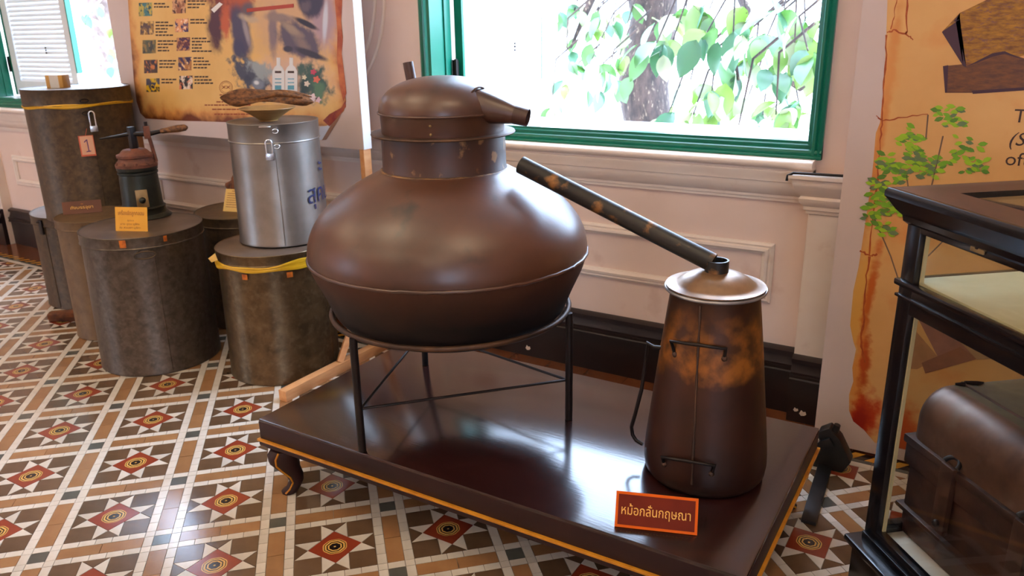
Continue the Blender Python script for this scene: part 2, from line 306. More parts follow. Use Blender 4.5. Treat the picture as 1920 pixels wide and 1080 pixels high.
# floor slab and tiled pavement -------------------------------------------------
FL = MB().box2((XL, YF, -.1), (XR, WALL + .01, -.0035)).build('floor', GROUT, smooth=0); FL['kind'] = 'structure'; LOC['floor'] = Vector()
S0, S1, OX, OY = .25657, .25312, -3.3822, 1.7856
def cellpt(u, v): return Vector((S0 * u - S1 * v + OX, S1 * u + S0 * v + OY))
YCUT = 2.822
def clip(poly, ymax):
    out = []
    for a, c in zip(poly, poly[1:] + poly[:1]):
        if a.y <= ymax: out.append(a)
        if (a.y - ymax) * (c.y - ymax) < 0: t = (ymax - a.y) / (c.y - a.y); out.append(a + (c - a) * t)
    return out
def inset(poly, g):
    n = len(poly); out = []
    A = sum(poly[i].x * poly[(i + 1) % n].y - poly[(i + 1) % n].x * poly[i].y for i in range(n))
    if A < 0: poly = poly[::-1]
    for i in range(n):
        p0, p, p1 = poly[i - 1], poly[i], poly[(i + 1) % n]; d0 = (p - p0).normalized(); d1 = (p1 - p).normalized()
        n0 = Vector((-d0.y, d0.x)); n1 = Vector((-d1.y, d1.x)); k = 1 + n0.dot(n1); out.append(p + (n0 + n1) * (g / max(k, .25)))
    return out
bk, ct = .345, .115            # half of the star block, half of its centre square
sq = lambda cx, cy, hx, hy: [(cx - hx, cy - hy), (cx + hx, cy - hy), (cx + hx, cy + hy), (cx - hx, cy + hy)]
rotp = lambda P, k: [((x, y), (-y, x), (-x, -y), (y, -x))[k] for x, y in P]
KINDS = []                     # (name, material, outlines in the cell)
bs = (bk - ct) / 2
KINDS.append(('brown_square_tile', T_BROWN, [rotp(sq(ct + bs, ct + bs, bs, bs), k) for k in range(4)]))
KINDS.append(('brown_triangle_tile', T_BROWN, [rotp([(-ct, bk), (0, 2 * ct), (ct, bk)], k) for k in range(4)]))
KINDS.append(('white_triangle_tile', T_WHITE, [rotp(t, k) for k in range(4) for t in ([(ct, bk), (0, 2 * ct), (ct, ct)], [(-ct, bk), (-ct, ct), (0, 2 * ct)])]))
KINDS.append(('medallion_tile', T_MED, [[(2 * ct, 0), (0, 2 * ct), (-2 * ct, 0), (0, -2 * ct)]]))
ws = .082; tn = 1 - 2 * bk - 2 * ws           # white strip, tan strip widths
cx0 = .5
KINDS.append(('grey_square_tile', T_GREY, [sq(.5, .5, tn / 2, tn / 2)]))
tans = []
for k in range(2): tans += [sq(.5, -bk / 2 + k * bk, tn / 2, bk / 2), sq(-bk / 2 + k * bk, .5, bk / 2, tn / 2)]
KINDS.append(('tan_strip_tile', T_TAN, tans))
whs = []
for d in (bk + ws / 2, 1 - bk - ws / 2):
    for k in range(5):
        q = -bk + (k + .5) * 2 * bk / 5; whs += [sq(d, q, ws / 2, bk / 5), sq(q, d, bk / 5, ws / 2)]
    whs += [sq(d, .5, ws / 2, tn / 2), sq(.5, d, tn / 2, ws / 2)]
    for d2 in (bk + ws / 2, 1 - bk - ws / 2): whs.append(sq(d, d2, ws / 2, ws / 2))
KINDS.append(('white_strip_tile', T_WHITE, whs))
def prism(P, z0=-.0035, z1=0):
    n = len(P); return [(p.x, p.y, z1) for p in P] + [(p.x, p.y, z0) for p in P], [tuple(range(n))] + [(i, n + i, n + (i + 1) % n, (i + 1) % n) for i in range(n)]
def inframe(p):
    q = Matrix(RW) @ (Vector((p.x, p.y, 0)) - CW)
    if q.z > -.3: return False
    x, y = 960 + FPX * q.x / -q.z, 540 - FPX * q.y / -q.z; return -40 < x < 1960 and y < 1120
HID = [(-3.463, 2.261, .25), (-2.797, 2.487, .23), (-1.2, 2.2, .30), (-.6, 2.2, .25), (-1.7, 2.2, .25)]
rng = random.Random(4)
for name, m, outl in KINDS:
    items = []
    for i in range(-12, 18):
        for j in range(-14, 14):
            c = cellpt(i, j)
            if not (-7.9 < c.x < 2.3 and -.2 < c.y < 3.2): continue
            for q, P in enumerate(outl):
                W = [cellpt(i + x, j + y) for x, y in P]; cc = sum(W, Vector((0, 0))) / len(W)
                if min(p.y for p in W) > YCUT - .004: continue
                cut = max(p.y for p in W) > YCUT
                if cut: W = clip(W, YCUT)
                if len(W) < 3: continue
                seen = inframe(cc) and not any(math.hypot(cc.x - hx, cc.y - hy) < hr for hx, hy, hr in HID)
                items.append(((cc - Vector((0, 0))).length + (0 if seen else 100), q, cut, W, cc))
    items.sort(key=lambda t: t[0])
    cache = {}; rest = MB()
    for k, (d, q, cut, W, cc) in enumerate(items):
        if (d < 100 and k < 296) or m is T_MED:
            if cut or q not in cache:
                me = bpy.data.meshes.new(name); vs, fs = prism(inset([p - cc for p in W], .0009)); me.from_pydata(vs, [], fs); me.materials.append(m)
                if not cut: cache[q] = me
            else: me = cache[q]
            o = bpy.data.objects.new(name, me); COL.objects.link(o); o.parent = FL; o.location = (cc.x, cc.y, rng.uniform(-.0003, .0003))
        else:
            vs, fs = prism(inset(W, .0009)); rest.add(vs, fs)
    if rest.v: rest.build(name, m, FL, smooth=0, kind='stuff')
# border bands along the wall
def band(name, m, y0, y1, dx, x0=-7.9, x1=2.2, shape=None, n=None):
    k = 0; x = x0; cnt = 0; rest = MB(); base = {}
    cand = []
    while x < x1: cand.append(x); x += dx
    for x in cand:
        P = shape(x) if shape else [Vector((x, y0)), Vector((x + dx, y0)), Vector((x + dx, y1)), Vector((x, y1))]
        c = sum(P, Vector((0, 0))) / len(P); P = inset([p - c for p in P], .0008)
        if len(cand) <= 290:
            if 'm' not in base:
                me = bpy.data.meshes.new(name); vs, fs = prism(P); me.from_pydata(vs, [], fs); me.materials.append(m); base['m'] = me
            o = bpy.data.objects.new(name, base['m']); COL.objects.link(o); o.parent = FL; o.location = (c.x, c.y, 0)
        else: vs, fs = prism([p + c for p in P]); rest.add(vs, fs)
    if rest.v: rest.build(name, m, FL, smooth=0, kind='stuff')
band('cream_border_tile', T_WHITE, YCUT, YCUT + .034, .12)
band('grey_border_tile', T_GREY, YCUT + .034, YCUT + .058, .12)
ya, yb = YCUT + .058, YCUT + .108; ym = (ya + yb) / 2
band('ochre_diamond_tile', T_OCH, ya, yb, .075, shape=lambda x: [Vector((x, ya)), Vector((x + .0375, ya)), Vector((x + .075, yb)), Vector((x + .0375, yb))])
band('dark_diamond_tile', T_DARK, ya, yb, .075, shape=lambda x: [Vector((x + .0375, ya)), Vector((x + .075, ya)), Vector((x + .1125, yb)), Vector((x + .075, yb))])
band('border_margin_tile', T_EDGE, yb, WALL - .02, .2)

# skirting, mouldings, pilasters -------------------------------------------------
BAY0, BAY1 = -6.46, -.575
def skprof(y): return [(y, 0), (y - .03, 0), (y - .03, .175), (y - .048, .18), (y - .048, .19), (y - .042, .195), (y - .046, .205), (y - .046, .212), (y - .034, .216), (y - .022, .245), (y - .022, .252), (y - .034, .257), (y - .034, .272), (y - .012, .282), (y, .282)]
b = MB(); b.profx(skprof(WALL), BAY0, BAY1); PJ = .068
b.profx(skprof(WALL - PJ), BAY1, .55); b.profx(skprof(WALL - PJ), -7.7, BAY0); b.profx(skprof(WALL), .55, XR); b.profx(skprof(WALL), XL, -7.7)
o = b.build('baseboard_back', BASEM, smooth=30); o['kind'] = 'structure'; LOC['baseboard_back'] = Vector()
for p, sz in (((990, 652), 7), ((1492, 768), 5), ((1505, 775), 7)):
    q = aty(p, WALL - .0305 if p[0] < 1200 else WALL - PJ - .0305); k = sz / FPX * 3
    MB().slab([q + Vector((k * x, 0, k * z)) for x, z in ((-1, -.3), (-.4, -.9), (.5, -.7), (1, -.2), (.7, .6), (.1, .4), (-.5, .9))], (0, 1, 0), .0005).build('bare_paint_chip', TRIMM, o, smooth=0)
def dado(y): return [(y, .878), (y - .012, .880), (y - .012, .892), (y - .019, .894), (y - .019, .905), (y - .027, .909), (y - .038, .935), (y - .045, .948), (y - .045, .960), (y - .052, .963), (y - .056, .985), (y - .064, 1.000), (y - .064, 1.006), (y - .058, 1.010), (y - .058, 1.015), (y - .074, 1.020), (y - .082, 1.030), (y - .082, 1.040), (y - .074, 1.049), (y, 1.052)]
o = MB().profx(dado(WALL), BAY0, BAY1).build('trim_1', TRIMM, smooth=50); o['kind'] = 'structure'
def capp(y): return [(y, .855), (y - .008, .857), (y - .008, .868), (y - .016, .872), (y - .016, .885), (y - .03, .90), (y - .034, .915), (y - .028, .925), (y - .036, .935), (y - .052, .962), (y - .058, .975), (y - .058, .988), (y - .07, .994), (y - .07, 1.006), (y, 1.010)]
for n, xa, xb in (('trim_2', -.575, .55), ('trim_3', -7.7, -6.46)):
    t = struct(n)
    MB().box2((xa, WALL - PJ, 0), (xb, WALL + .01, 1.0)).build('pilaster_shaft', TRIMM, t, smooth=0, bevel=.004)
    b = MB(); pr = capp(WALL - PJ); b.extr(pr, lambda p: (xa - (WALL - PJ - p[0]), p[0], p[1]), lambda p: (xb + (WALL - PJ - p[0]), p[0], p[1]))
    b.extr([(q[0], q[1]) for q in pr], lambda p: (xa - (WALL - PJ - p[0]), p[0], p[1]), lambda p: (xa - (WALL - PJ - p[0]), WALL + .005, p[1]))
    b.build('pilaster_cap', TRIMM, t, smooth=40)
def pframe(n, xa, xb, za, zb):
    t = struct(n); pw = .046
    prof = [(0, 0), (0, .010), (.010, .016), (.018, .012), (.022, .020), (.032, .022), (.040, .012), (.046, .010), (.046, 0)]
    cs = [(xa, za), (xb, za), (xb, zb), (xa, zb)]; dn = [(1, 1), (-1, 1), (-1, -1), (1, -1)]
    for k in range(4):
        A, B = cs[k], cs[(k + 1) % 4]; da, db = dn[k], dn[(k + 1) % 4]
        MB().extr(prof, lambda p: (A[0] + da[0] * p[0], WALL - p[1], A[1] + da[1] * p[0]), lambda p: (B[0] + db[0] * p[0], WALL - p[1], B[1] + db[1] * p[0])).build('panel_moulding', TRIMM, t, smooth=50)
pframe('trim_4', -6.29, -4.72, .475, .70); pframe('trim_5', -4.60, -2.52, .475, .70); pframe('trim_6', -2.40, -.70, .455, .705)
t = struct('trim_7')                                     # plaster arch ornament on the wall beside the window
for r, off in ((.42, 0), (.36, .012)):
    c = Vector((-3.02, WALL - .004, 1.74)); MB().tube([c + Vector((r * cos(a) * .95, 0, r * sin(a) * 1.25)) for a in [radians(q) for q in range(-62, 63, 6)]], .009, 8).build('arch_bead', TRIMM, t)

# windows -----------------------------------------------------------------------
def window(n, x0, x1, farpx):
    wn = struct(n); fw = .055; dp = .12
    # face mouldings: stepped green architrave
    def stepx(xa, sgn):
        pr = [(0, 0), (0, -.020), (.012, -.028), (.020, -.020), (.026, -.026), (.036, -.026), (.042, -.014), (.055, -.010), (.055, .10), (.062, .10), (.062, .15), (0, .15)]
        return MB().extr(pr, lambda p: (xa + sgn * p[0], WALL + p[1], ZB), lambda p: (xa + sgn * p[0], WALL + p[1], ZT))
    stepx(x0, 1).build('frame_stile', GREEN, wn, smooth=30); stepx(x1, -1).build('frame_stile', GREEN, wn, smooth=30)
    pr = [(0, 0), (-.026, .002), (-.030, .012), (-.022, .018), (-.026, .026), (-.024, .034), (-.014, .040), (-.014, .052), (-.006, .058), (-.006, .066), (.15, .060), (.15, 0)]
    MB().profx([(WALL + a, ZB + c) for a, c in pr], x0, x1).build('frame_sill', GREEN, wn, smooth=30)
    MB().profx([(WALL + a, ZT - c) for a, c in pr], x0, x1).build('frame_head', GREEN, wn, smooth=30)
    MB().box2((x0 + .062, WALL + .06, ZB + .058), (x1 - .062, WALL + TH + .03, ZB + .064)).build('outer_sill_board', WHITEW, wn, smooth=0)
    # shutter leaf swung outwards from the left jamb
    h = Vector((x0 + .085, WALL + TH - .16, 0)); far = None
    for k in range(400):                                   # far edge on the sight line, .82 m from the hinge
        y = h.y + k * .003; p = aty(farpx, y)
        if math.hypot(p.x - h.x, y - h.y) >= .80: far = p; break
    d = Vector((far.x - h.x, far.y - h.y, 0)); Wd = d.length; d.normalize(); nn = Vector((d.y, -d.x, 0)); zb, zt = ZB + .075, ZT - .07
    M = Matrix((d, nn, Vector((0, 0, 1)))).transposed()
    def bx(u0, u1, z0, z1, t0=-.018, t1=.018): b = MB(); b.box(h + d * (u0 + u1) / 2 + nn * (t0 + t1) / 2 + Vector((0, 0, (z0 + z1) / 2)), (u1 - u0, t1 - t0, z1 - z0), M); return b
    bx(0, .018, zb, zt, -.022, .022).build('shutter_hinge_stile', GREEN, wn, smooth=0)
    bx(.018, .09, zb, zt).build('shutter_stile', WHITEW, wn, smooth=0); bx(Wd - .075, Wd - .008, zb, zt).build('shutter_stile', WHITEW, wn, smooth=0)
    bx(Wd - .008, Wd + .003, far.z, zt, -.02, .02).build('shutter_green_edge', GREEN, wn, smooth=0)
    for z0, z1 in ((zb, zb + .1), ((zb + zt) / 2 - .04, (zb + zt) / 2 + .04), (zt - .1, zt)): bx(.09, Wd - .075, z0, z1).build('shutter_rail', WHITEW, wn, smooth=0)
    z = zb + .115; Ms = M @ Matrix.Rotation(radians(-66), 3, 'X'); me = None
    while z < zt - .11:
        if abs(z - (zb + zt) / 2) > .055:
            c = h + d * (.09 + Wd - .075) / 2 + Vector((0, 0, z))
            if me is None:
                b = MB().box((0, 0, 0), (Wd - .165, .036, .005), Ms); o = b.build('shutter_slat', WHITEW, wn, smooth=0); me = o.data
            else: o = bpy.data.objects.new('shutter_slat', me); COL.objects.link(o); o.parent = wn
            o.location = c
        z += .032
    for z in (zb + .22, zb + .75, zt - .2):
        b = MB().box(h + Vector((-.012, -.018, z)), (.03, .012, .10)); b.tube([h + Vector((0, -.03, z - .055)), h + Vector((0, -.03, z + .055))], .008, 8); b.build('hinge', IRON, wn)
    q = h + d * .50 + nn * .02
    for dz in (0, .018, .034): MB().sphere(q + Vector((0, 0, zb + .30 + dz)), .006, 8, 6).build('shutter_catch_stud', IRON, wn)
window('window_1', *W1, (150, 137)); window('window_2', *W2, (1011, 148))

# ================================================================== outside
o = MB().box2((-40, WALL + TH + .02, -.9), (30, 60, -.8)).build('ground', PAVE, smooth=0); o['kind'] = 'structure'
def leafmesh(k, ln=1.0):
    b = MB(); n = 7; vs = []; fs = []
    for i in range(n + 1):
        t = i / n; wd = .30 * (sin(pi * min(1, t ** .85)) ** .8) if 0 < i < n else .004; y = t; z = -.22 * t * t + (.06 if k % 2 else .02) * sin(3 * t)
        vs += [(-wd, y, z + .10 * wd + .0), (0, y, z - .03), (wd, y, z + .10 * wd * (1.5 if k % 3 else .6))]
    for i in range(n):
        for c in (0, 1): a = i * 3 + c; fs.append((a, a + 1, a + 4, a + 3))
    b.add(vs, fs); me = bpy.data.meshes.new('leaf'); me.from_pydata(b.v, [], b.f); me.shade_smooth(); me.materials.append(LEAFS[k % 4]); return me
LM = [leafmesh(k) for k in range(8)]
def putleaf(par, p, ln, az, pitch, roll, k):
    o = bpy.data.objects.new('leaf', LM[k % 8]); COL.objects.link(o); o.parent = par
    o.location = Vector(p) - LOC[par.name]; o.rotation_euler = (pitch, roll, az); o.scale = (ln, ln, ln)
def tree(name, label, base, top, r0, r1, bark, clusters, seed, limbs=()):
    rg = random.Random(seed); base = Vector(base); top = Vector(top); t = thing(name, label, 'tree', base)
    n = 14; pts = [base.lerp(top, k / n) + Vector((.05 * sin(k * 1.3 + seed), .05 * cos(k * 1.7), 0)) for k in range(n + 1)]
    MB().tube(pts, [r0 + (r1 - r0) * k / n + .012 * sin(k * 2.2) for k in range(n + 1)], 18).build('trunk', bark, t, smooth=60)
    for lb in limbs: MB().tube([Vector(p) for p in lb[0]], lb[1], 8).build('branch', bark, t, smooth=60)
    for (px, py, Y, ln, cnt) in clusters:
        c = aty((px, py), Y)
        up = c + Vector((rg.uniform(-.1, .1), rg.uniform(.0, .3), rg.uniform(.15, .35)))
        MB().tube([up + Vector((.15, .1, .15)), up, c], [.010, .007, .004], 6).build('twig', bark, t, smooth=60)
        for k in range(cnt):
            az = rg.uniform(0, 2 * pi); putleaf(t, c + Vector((rg.uniform(-1, 1), rg.uniform(-1, 1), rg.uniform(-.6, .6))) * ln * .45, ln * rg.uniform(.7, 1.15), az, rg.uniform(-1.5, -.35), rg.uniform(-.5, .5), rg.randrange(8))
    return t
rg = random.Random(11)
cl = []
for (px, py) in ((1050, 30), (1075, 12), (1100, 50), (1120, 25), (1060, 75), (1090, 90), (1110, 110), (1150, 40), (1160, 110), (1170, 70), (1062, 120), (1140, 140), (1166, 150), (1120, 170), (1065, 155), (1035, 195), (1180, 15)):
    cl.append((px, py, 6.1 + rg.uniform(-.5, .5), .17, 4))
for (px, py) in ((1245, 30), (1285, 20), (1330, 18), (1400, 25), (1470, 15), (1510, 40), (1225, 95), (1262, 75), (1320, 70), (1375, 60), (1435, 75), (1490, 80), (1295, 150), (1360, 130), (1415, 110), (1450, 130), (1500, 130), (1255, 210), (1300, 215), (1350, 205), (1400, 190), (1430, 215), (1480, 180), (1455, 215), (1335, 170), (1515, 95), (1385, 235), (1500, 205)):
    cl.append((px, py, 4.7 + rg.uniform(-.4, .6), .19, 5))
tb = aty((1231, 200), 7.0)
L1 = [aty((1240, -260), 6.9), aty((1330, -150), 5.6), aty((1400, 20), 5.0), aty((1370, 75), 4.9), aty((1385, 150), 4.8)]
L2 = [aty((1600, -150), 5.6), aty((1560, 120), 5.2), aty((1500, 165), 5.0), aty((1455, 140), 4.9)]
L3 = [aty((1230, -260), 7.0), aty((1150, -100), 6.4), aty((1100, 20), 6.2), aty((1070, 90), 6.1)]
tree('broadleaf_tree', 'broad-leaved tree with rough brown trunk outside the large open window', (tb.x, 7.0, -.8), (tb.x - .18, 7.0, 3.4), .245, .20, BARK, cl, 3,
     [(L1, [.07, .045, .028, .02, .008]), (L2, [.05, .035, .022, .008]), (L3, [.08, .05, .03, .01])])
tb = aty((192, 70), 6.4)
tree('pale_barked_tree', 'pale mottled tree trunk outside the window behind the tall numbered drum', (tb.x, 6.4, -.8), (tb.x + .05, 6.4, 3.4), .19, .15, BARKP, [(165, 20, 5.9, .17, 4), (180, 10, 5.9, .16, 4), (205, 95, 5.8, .16, 4), (200, 120, 5.8, .15, 3), (160, 38, 5.9, .15, 3), (212, 60, 5.8, .16, 3)], 8,
     [([aty((200, 110), 6.3), aty((175, 75), 6.2), aty((168, 20), 6.1)], [.04, .025, .012])])
tb = aty((1500, 250), 9)
wl = thing('low_garden_wall', 'low weathered stone garden wall outside at the right of the large window', 'wall', (tb.x, 9, -.8))
k = 0
for rr_ in range(5):
    for q in range(7):
        MB().box((tb.x - .2 + (q + .5 * (rr_ % 2)) * .42 + rng.uniform(-.02, .02), 9 + rng.uniform(-.02, .02), -.8 + .14 + rr_ * .27), (.40, .3, .255)).build('stone', BARKP, wl, smooth=0, bevel=.02, seg=1)

# ================================================================== display platform
PX0, PX1, PY0, PY1, PZ = -2.02, -.36, 1.630, 2.485, .29
pf = thing('display_platform', 'low dark lacquered display platform with gold line and cabriole legs', 'platform', ((PX0 + PX1) / 2, (PY0 + PY1) / 2, 0))
MB().box2((PX0, PY0, .272), (PX1, PY1, PZ)).build('platform_top', PLAT, pf, bevel=.003)
MB().box2((PX0 - .001, PY0 - .001, .216), (PX1 + .001, PY1 + .001, .280)).build('apron', PLATS, pf, bevel=.002)
def rim(z0, z1, e): return MB().box2((PX0 - e, PY0 - e, z0), (PX1 + e, PY1 + e, z1))
rim(.208, .216, .010).build('gold_line', GOLD, pf, bevel=.002)
rim(.190, .208, .006).build('lower_moulding', PLATS, pf, bevel=.005)
rim(.178, .190, -.008).build('under_moulding', PLATS, pf, bevel=.003)
def cableg(cx, cy, sx, sy):
    d = Vector((sx, sy, 0)).normalized(); s = Vector((-d.y, d.x, 0)); b = MB()
    path = [(.012, .178, .052), (.022, .155, .056), (.024, .13, .052), (.012, .10, .040), (-.006, .07, .030), (-.010, .045, .025), (.002, .022, .026), (.016, .008, .030), (.018, 0, .026)]
    vs = []; fs = []; n = 12
    for o_, z, r in path:
        c = Vector((cx, cy, z)) + d * o_; vs += [c + d * (r * cos(2 * pi * k / n)) + s * (r * .9 * sin(2 * pi * k / n)) for k in range(n)]
    for i in range(len(path) - 1):
        for k in range(n): fs.append((i * n + k, i * n + (k + 1) % n, (i + 1) * n + (k + 1) % n, (i + 1) * n + k))
    fs += [tuple(range(n)), tuple((len(path) - 1) * n + k for k in range(n))]
    b.add(vs, fs); lg = b.build('leg', PLATS, pf, smooth=60)
    for sg in (1, -1):
        pts = []
        for o_, z, r in path[:-1]:
            a = radians(62) * sg; c = Vector((cx, cy, z)) + d * o_; pts.append(c + d * (r * cos(a)) + s * (r * .9 * sin(a)))
        MB().tube(pts, .0035, 6).build('gold_edge_line', GOLD, lg)
for x, sx in ((PX0 + .075, -1), (PX1 - .075, 1)):
    for y, sy in ((PY0 + .055, -1), (PY1 - .055, 1)): cableg(x, y, sx, sy)

# ================================================================== still on its tripod
SX, SY = -1.478, 2.028
tp = thing('iron_tripod_stand', 'thin black iron tripod stand under the copper still', 'stand', (SX, SY, PZ))
RZ = .672
MB().tube([(SX + .390 * cos(a), SY + .390 * sin(a), RZ) for a in [2 * pi * k / 72 for k in range(73)]], .009, 8, cap=False).build('ring', RINGM, tp, smooth=60)
LG = [atz(p, PZ) for p in ((682, 845), (798, 685), (1061, 786))]; BR = []
for q in LG:
    d = Vector((q.x - SX, q.y - SY, 0)); d.normalize(); c = Vector((SX, SY, 0)); R = .393
    pts = [c + d * (R + .006) + Vector((0, 0, z)) for z in (PZ + .001, .45, .60, .645)] + [c + d * (R + .004) + Vector((0, 0, .670))]
    MB().tube(pts, .0125, 10).build('leg', IRON, tp, smooth=60); BR.append(c + d * R + Vector((0, 0, .435)))
for i in range(3): MB().tube([BR[i], BR[(i + 1) % 3]], .0045, 8).build('brace_rod', IRON, tp)

st = thing('copper_still', 'large squat brown copper still pot with domed cap and spout', 'still', (SX, SY, .60))
lowp = [(.0, .585), (.10, .588), (.20, .598), (.28, .615), (.34, .642), (.372, .672), (.386, .70), (.402, .74), (.420, .78), (.437, .82), (.447, .858)]
up = [(.448, .864), (.4485, .885), (.444, .91), (.436, .935), (.424, .96), (.407, .985), (.385, 1.01), (.357, 1.035), (.322, 1.06), (.285, 1.083), (.250, 1.102), (.222, 1.116), (.205, 1.125), (.188, 1.130)]
def sm(P, k=3):
    out = []
    for i in range(len(P) - 1):
        p0, p1, p2, p3 = P[max(i - 1, 0)], P[i], P[i + 1], P[min(i + 2, len(P) - 1)]
        for j in range(k):
            t = j / k; out.append(tuple(.5 * (2 * p1[c] + (p2[c] - p0[c]) * t + (2 * p0[c] - 5 * p1[c] + 4 * p2[c] - p3[c]) * t * t + (3 * p1[c] - p0[c] - 3 * p2[c] + p3[c]) * t ** 3) for c in (0, 1)))
    return out + [P[-1]]
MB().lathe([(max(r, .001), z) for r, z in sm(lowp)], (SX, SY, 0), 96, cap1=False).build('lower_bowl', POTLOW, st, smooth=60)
MB().lathe(sm(up), (SX, SY, 0), 96, cap0=False, cap1=False).build('shoulder', POTM, st, smooth=60)
b = MB(); rg = random.Random(2); b.tube([(SX + (.4485 + rg.uniform(-.0012, .0012)) * cos(a), SY + (.4485 + rg.uniform(-.0012, .0012)) * sin(a), .862 + rg.uniform(-.0015, .0015)) for a in [2 * pi * k / 96 for k in range(97)]], .0055, 8, cap=False)
b.build('waist_seam', POTM, st, smooth=60)
NX = SX - .002
WELD = mat('ochre_flecked_weld', (140, 100, 56), (66, 42, 30), rough=.5, scale=24, bump=.2)
MB().lathe([(.199, 1.118), (.194, 1.13), (.193, 1.18), (.192, 1.236)], (NX, SY, 0), 72, False, False).build('neck', NECKM, st, smooth=50)
MB().tube([(NX + .197 * cos(a), SY + .197 * sin(a), 1.124) for a in [2 * pi * k / 72 for k in range(73)]], .006, 8, cap=False).build('neck_weld', WELD, st, smooth=60)
cap = MB().lathe([(.188, 1.236), (.190, 1.250), (.192, 1.298), (.196, 1.302), (.195, 1.308)], (NX, SY, 0), 72, False, False).build('cap_band', POTLOW if 0 else POTM, st, smooth=50)
MB().lathe([(.186, 1.234), (.222, 1.236), (.224, 1.239), (.222, 1.243), (.188, 1.243)], (NX, SY, 0), 72, False, False).build('cap_flange', RINGM, st, smooth=30)
dome = sm([(.1955, 1.303), (.195, 1.315), (.190, 1.333), (.178, 1.353), (.158, 1.372), (.128, 1.388), (.09, 1.400), (.045, 1.407), (.001, 1.409)])
MB().lathe(dome, (NX, SY, 0), 72, False, False).build('dome', POTM, st, smooth=60)
MB().tube([(NX + .1965 * cos(a), SY + .1965 * sin(a), 1.303) for a in [2 * pi * k / 72 for k in range(73)]], .0035, 8, cap=False).build('dome_seam', POTM, st, smooth=60)
for p in ((811, 234), (812, 250)):
    d = ray(p); q = atpl(p, (NX, SY - .19, 0), (0.58, -.81, 0)); v = Vector((q.x - NX, q.y - SY, 0)).normalized() * .191
    MB().sphere((NX + v.x, SY + v.y, q.z), .0045, 8, 6).build('rivet', BRASS, st)
sp0, sp1 = Vector((NX + .075, SY - .040, 1.340)), aty((990, 221), SY + .015)
dirn = (sp1 - sp0).normalized()
b = MB(); b.tube([sp0 + dirn * .012, sp0 + dirn * .03, sp0.lerp(sp1, .5), sp1 - dirn * .04], [.058, .0575, .044, .0265], 24, cap=False); b.build('spout', POTM, st, smooth=60)
b = MB(); b.tube([sp1 - dirn * .042, sp1], [.0275, .0255], 24, cap=False); b.tube([sp1, sp1 - dirn * .1], [.0225, .024], 24, cap=False)
b.build('spout_end', NECKM, st, smooth=50)
vs = sp0 + dirn * .068
MB().tube([vs + Vector((0, .0, 0)) + (Vector((0, -cos(a), 0)) + Vector((.3, 0, 1)).normalized() * sin(a)) * .0555 for a in [radians(q) for q in range(-20, 200, 10)]], .003, 6).build('spout_weld', RINGM, st)
ch = aty((772, 148), SY + .09); b = MB(); b.tube([ch + Vector((.003, 0, -.03)), ch + Vector((-.012, 0, .052))], .017, 18, cap=False); b.tube([ch + Vector((.003, 0, -.03)), ch + Vector((-.012, 0, .052))], .014, 18, cap=False); b.build('vent_pipe', NECKM, st, smooth=60)

# condenser pipe resting between the still's shoulder and the can
CX, CY = -.605, 2.06
pa, pb = aty((977, 309), 2.035), Vector((CX - .012, CY, .925))
pp = thing('vapour_pipe', 'long straight dark mottled pipe sloping from still shoulder down to the can', 'pipe', pb)
d = (pb - pa).normalized(); b = MB(); b.tube([pa, pa + d * .1, pb - d * .1, pb], .0265, 24, cap=False); b.tube([pa, pb], .023, 20, cap=False); b.build('tube', PIPEM, pp, smooth=50)

cn = thing('condenser_can', 'tall tapered brown tin can with domed lid and wire handles', 'can', (CX, CY, PZ))
canp = [(.150, PZ + .001), (.164, PZ + .006), (.172, PZ + .018), (.1755, PZ + .045), (.1745, PZ + .08), (.165, .46), (.154, .56), (.142, .67), (.131, .76), (.120, .85), (.121, .853)]
N, L, bb_ = nodes(CANM)   # ochre scorched band with its own shape round the upper body
tcn = N.new('ShaderNodeTexCoord'); sp_ = N.new('ShaderNodeSeparateXYZ'); L.new(tcn.outputs['Object'], sp_.inputs[0]); nz = N.new('ShaderNodeTexNoise'); nz.inputs['Scale'].default_value = 9; nz.inputs['Detail'].default_value = 5
L.new(tcn.outputs['Object'], nz.inputs['Vector'])
hz = mth(N, L, 'ADD', sp_.outputs[2], mth(N, L, 'MULTIPLY', mth(N, L, 'SUBTRACT', nz.outputs['Fac'], .5), .22))
rp = N.new('ShaderNodeValToRGB'); e = rp.color_ramp.elements
e[0].position = .33; e[0].color = (0, 0, 0, 1); e[1].position = .38; e[1].color = (1, 1, 1, 1); q = e.new(.46); q.color = (.75, .75, .75, 1); q = e.new(.52); q.color = (0.1, .1, .1, 1)
L.new(hz, rp.inputs[0]); mx = N.new('ShaderNodeMixRGB'); mx.inputs[2].default_value = lin((158, 96, 34))
old = bb_.inputs['Base Color'].links[0].from_socket; L.new(old, mx.inputs[1]); n2 = N.new('ShaderNodeTexNoise'); n2.inputs['Scale'].default_value = 22; n2.inputs['Detail'].default_value = 6; L.new(tcn.outputs['Object'], n2.inputs['Vector'])
mr2 = N.new('ShaderNodeMapRange'); mr2.inputs[1].default_value = .38; mr2.inputs[2].default_value = .62; mr2.inputs[3].default_value = .12; mr2.inputs[4].default_value = .85; L.new(n2.outputs['Fac'], mr2.inputs[0]); L.new(mth(N, L, 'MULTIPLY', rp.outputs[0], mr2.outputs[0]), mx.inputs[0]); L.new(mx.outputs[0], bb_.inputs['Base Color'])
MB().lathe(canp, (CX, CY, 0), 64, True, False).build('body', CANM, cn, smooth=50)
MB().lathe([(.118, .850), (.137, .853), (.139, .857), (.137, .861), (.118, .861)], (CX, CY, 0), 64, False, False).build('rim', RIMM, cn, smooth=30)
MB().lathe([(.120, .8615), (.134, .8625), (.1345, .866), (.112, .868), (.104, .872), (.095, .880), (.075, .892), (.05, .900), (.024, .904), (.001, .905)], (CX, CY, 0), 64, False, False).build('lid', [LIDM, RIMM], cn, smooth=40)
